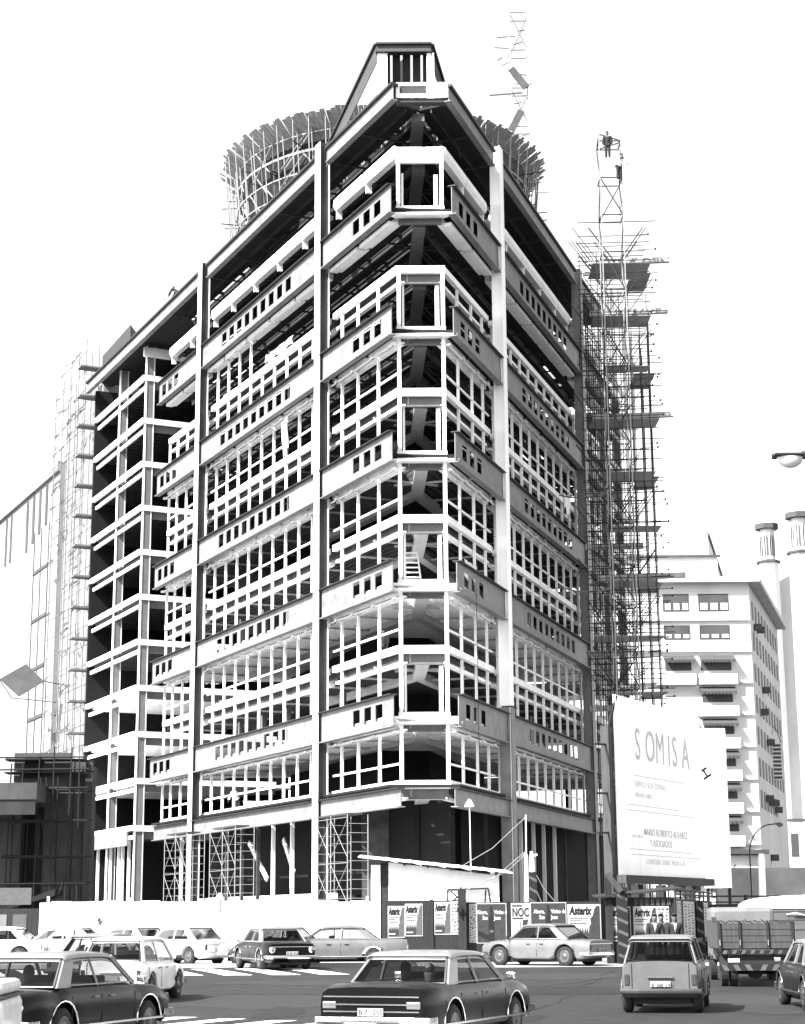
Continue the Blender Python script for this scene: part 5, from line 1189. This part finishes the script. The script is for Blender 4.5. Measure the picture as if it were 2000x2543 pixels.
mb = MB(); mb.tube([(-.6, 0, 19.2), (0, 0, 21.0), (.6, 0, 19.2)], .06, 5); mb.tube([(-2.2, 0, 16.3), (-.6, 0, 16.3)], .05, 5); mb.tube([(-2.2, 0, 18.6), (-.6, 0, 18.6)], .05, 5); mb.build('spire_frame', M_farw, vsn)
dst = thing('far_street_block', 'low pale building with narrow windows at the end of the side street', 'building', (52, 240, .25))
mb = MB(); mb.box(-10, 16, 0, 20, 0, 13.8); mb.build('wall', M_far, dst)
for i in range(8): mb = MB(); mb.box(-5+1.9*i, -4+1.9*i, -.06, -.01, 9.4, 12.4); mb.build('window', M_awn, dst)
mb = MB(); mb.box(-3, 3, -.06, -.01, 13.9, 14.3); mb.build('roof_sign', M_fard, dst)
mb = MB(); mb.box(24.0, 70, 141, 142, .25, 5.6); mb.box(33, 70, 140.6, 140.9, 4.2, 7.4); o = tag(mb.build('long_grey_wall', mat('smudged_wall', 0.3, .9, noise=.5, scale=.15)), 'long smudged grey wall across the street behind the truck', 'wall')
sl_ = thing('street_lamp', 'far thin street lamp with curved arm in front of the apartment block', 'street lamp', (20.95, 111, .25))
mb = MB(); pts = [(0, 0, 0), (0, 0, 5.2)]+[(1.45*(1-cos(a)), 0, 5.4+1.75*sin(a)) for a in [i*pi/2/8 for i in range(9)]]+[(1.75, 0, 7.18)]; mb.tube(pts, .045, 6); mb.build('pole', M_inkg, sl_)
mb = MB(); mb.tube([(1.65, 0, 7.2), (1.9, 0, 7.12), (2.1, 0, 7.1)], [.05, .15, .08], 8); mb.build('lamp_head', M_fard, sl_)
mb = MB(); mb.tube([(21.35, 110, .25), (21.45, 110, 5.3), (21.45, 110, 5.6)], [.24, .2, .15], 10); tag(mb.build('white_bollard_pole', M_white), 'thick white pole standing beside the thin street lamp', 'pole')
# near lamp, upper right
nl = thing('street_lamp', 'near street lamp with glass bowl hanging at the upper right', 'street lamp', (8.6, 25, 0))
mb = MB(); mb.tube([(0, 0, 0), (0, 0, 7.4), (-.5, 0, 8.1), (-1.6, 0, 8.38), (-2.85, 0, 8.36)], [.09, .07, .05, .04, .04], 8); mb.build('pole', M_fard, nl)
mb = MB(); mb.box(-3.27, -2.83, -.14, .14, 8.3, 8.34); mb.tube([(-3.29, 0, 8.33), (-2.8, 0, 8.29)], .03, 6); mb.build('hood', M_inkg, nl, bevel=.015)
mb = MB(); rows = []
for i in range(7):
    a = i/6*pi/2; rows.append([(-3.03+.19*cos(a)*cos(2*pi*j/16), .13*cos(a)*sin(2*pi*j/16), 8.295-.155*sin(a)) for j in range(16)])
mb.grid(rows, True); mb.build('glass_bowl', M_col, nl, True)

# ------------------------------------------------------------------ clutter left on the floors by the builders
def cloth(name, label, F, a, n, z, w_, h_, m=None):
    mb = MB(); rows = []
    for i in range(9):
        u = i/8; rows.append([F.P(a+w_*(v/8)+.12*sin(3*u+v), n-.05*sin(v*1.7+u*4), z-h_*u*(1+.25*sin(v*1.3+a))) for v in range(9)])
    mb.grid(rows); o = tag(mb.build(name, m or M_white, None, True), label, 'cloth'); q = o.modifiers.new('s', 'SOLIDIFY'); q.thickness = .02
cloth('hanging_cloth', 'torn pale cloth hanging below the girder in the middle left bay', FL, 16.0, .7, FZ(8)-.95, .9, 2.2)
cloth('hanging_cloth', 'small pale cloth draped over the rail behind the right corner girder', FR, 5.0, 1.2, FZ(4)+1.9, 2.2, .9, M_frame)
cloth('hanging_cloth', 'pale sacking over the upper band of the middle left bay', FL, 15.5, .78, FZ(9)+.55, 3.6, .5)
cloth('hanging_cloth', 'pale sacking hanging at the far end of the right bay', FR, 27.2, .78, FZ(7)+.3, 1.8, 1.1)
def ladder(name, label, p, q, wd):
    t = thing(name, label, 'ladder', tuple(p)); d = Vector(q)-Vector(p); sd = Vector((wd/2, 0, 0))
    for s_ in (-1, 1): mb = MB(); mb.bar(sd*s_, sd*s_*.7+d, .06); mb.build('rail', M_frame, t)
    for i in range(1, 9): mb = MB(); c = d*(i/9); mb.bar(c-sd*(1-.3*i/9), c+sd*(1-.3*i/9), .05, .07); mb.build('rung', M_frame, t)
ladder('step_ladder', 'white step ladder standing inside the corner window of a middle floor', (.55, 93.0, FZ(4)-.2), (.4, 93.6, FZ(4)+2.3), .95)
def planks(name, label, F, a, n, z, L_, cnt, m):
    t = thing(name, label, 'planks', tuple(F.P(a, n, z)));
    for i in range(cnt):
        mb = MB(); j = random.uniform(-.2, .2); mb.bar(F.u*j+Vector((0, 0, .05*i+.03)), F.u*(L_+j)+Vector((0, 0, .05*i+.03+random.uniform(0, .3))), .22, .045); mb.build('plank', m, t)
planks('plank_stack', 'loose planks lying on the deck of the lower left bay', FL, 26.0, 1.5, FZ(3), 3.5, 5, M_frame)
planks('plank_stack', 'few pale planks leaning on the upper left deck', FL, 25.0, 1.3, FZ(9)+.1, 4.0, 4, M_frame)
planks('plank_stack', 'pale planks piled on the first deck of the middle left bay', FL, 22.0, 2.0, FZ(1), 4.0, 6, M_frame)
planks('plank_stack', 'planks piled on a lower deck of the right bay', FR, 24.0, 1.5, FZ(3), 3.0, 5, M_frame)
def rope(name, label, a, b, sag, r=.03, m=None):
    a, b = Vector(a), Vector(b); mb = MB(); mb.tube([a.lerp(b, i/8)-Vector((0, 0, sag*4*(i/8)*(1-i/8))) for i in range(9)], r, 5); tag(mb.build(name, m or M_pole), label, 'hose')
rope('hose', 'pale hose sagging from the upper right bay to the scaffold', FR.P(24, .3, FZ(7)-.6), (12.6, 106, FZ(6)+1.5), .3, .05)
rope('hose', 'pale hose sagging from the middle right bay to the scaffold', FR.P(23, .3, FZ(5)+.1), (12.4, 106, FZ(4)+2.3), .3, .05)
rope('hose', 'thin cable hanging down across the right corner girders', FR.P(3.0, -.02, FZ(4)), FR.P(3.1, -.02, FZ(1)), 0, .015, M_ink)
person('worker in dark clothes on the rail of the upper right bay', tuple(FR.P(15.0, 1.5, FZ(9)-3.4-.2)), radians(200), 'stand', False, top=M_ink)
person('worker in pale shirt on a lower deck of the middle left bay', tuple(FL.P(27.0, 1.9, FZ(1)-.2)), radians(140), 'bend', False)
person('worker standing at the middle deck behind the left corner frames', tuple(FL.P(5.2, 2.0, FZ(3)-.2)), radians(160), 'stand', False, top=M_inkl)

# ------------------------------------------------------------------ lettering becomes mesh
bpy.context.view_layer.update(); dg = bpy.context.evaluated_depsgraph_get()
for o in [q for q in C.objects if q.type == 'FONT']:
    me = bpy.data.meshes.new_from_object(o.evaluated_get(dg)); n_ = o.name.split('.')[0]
    m_o = bpy.data.objects.new(n_, me); C.objects.link(m_o); m_o.parent = o.parent; m_o.matrix_parent_inverse = o.matrix_parent_inverse; m_o.matrix_basis = o.matrix_basis
    bpy.data.objects.remove(o)
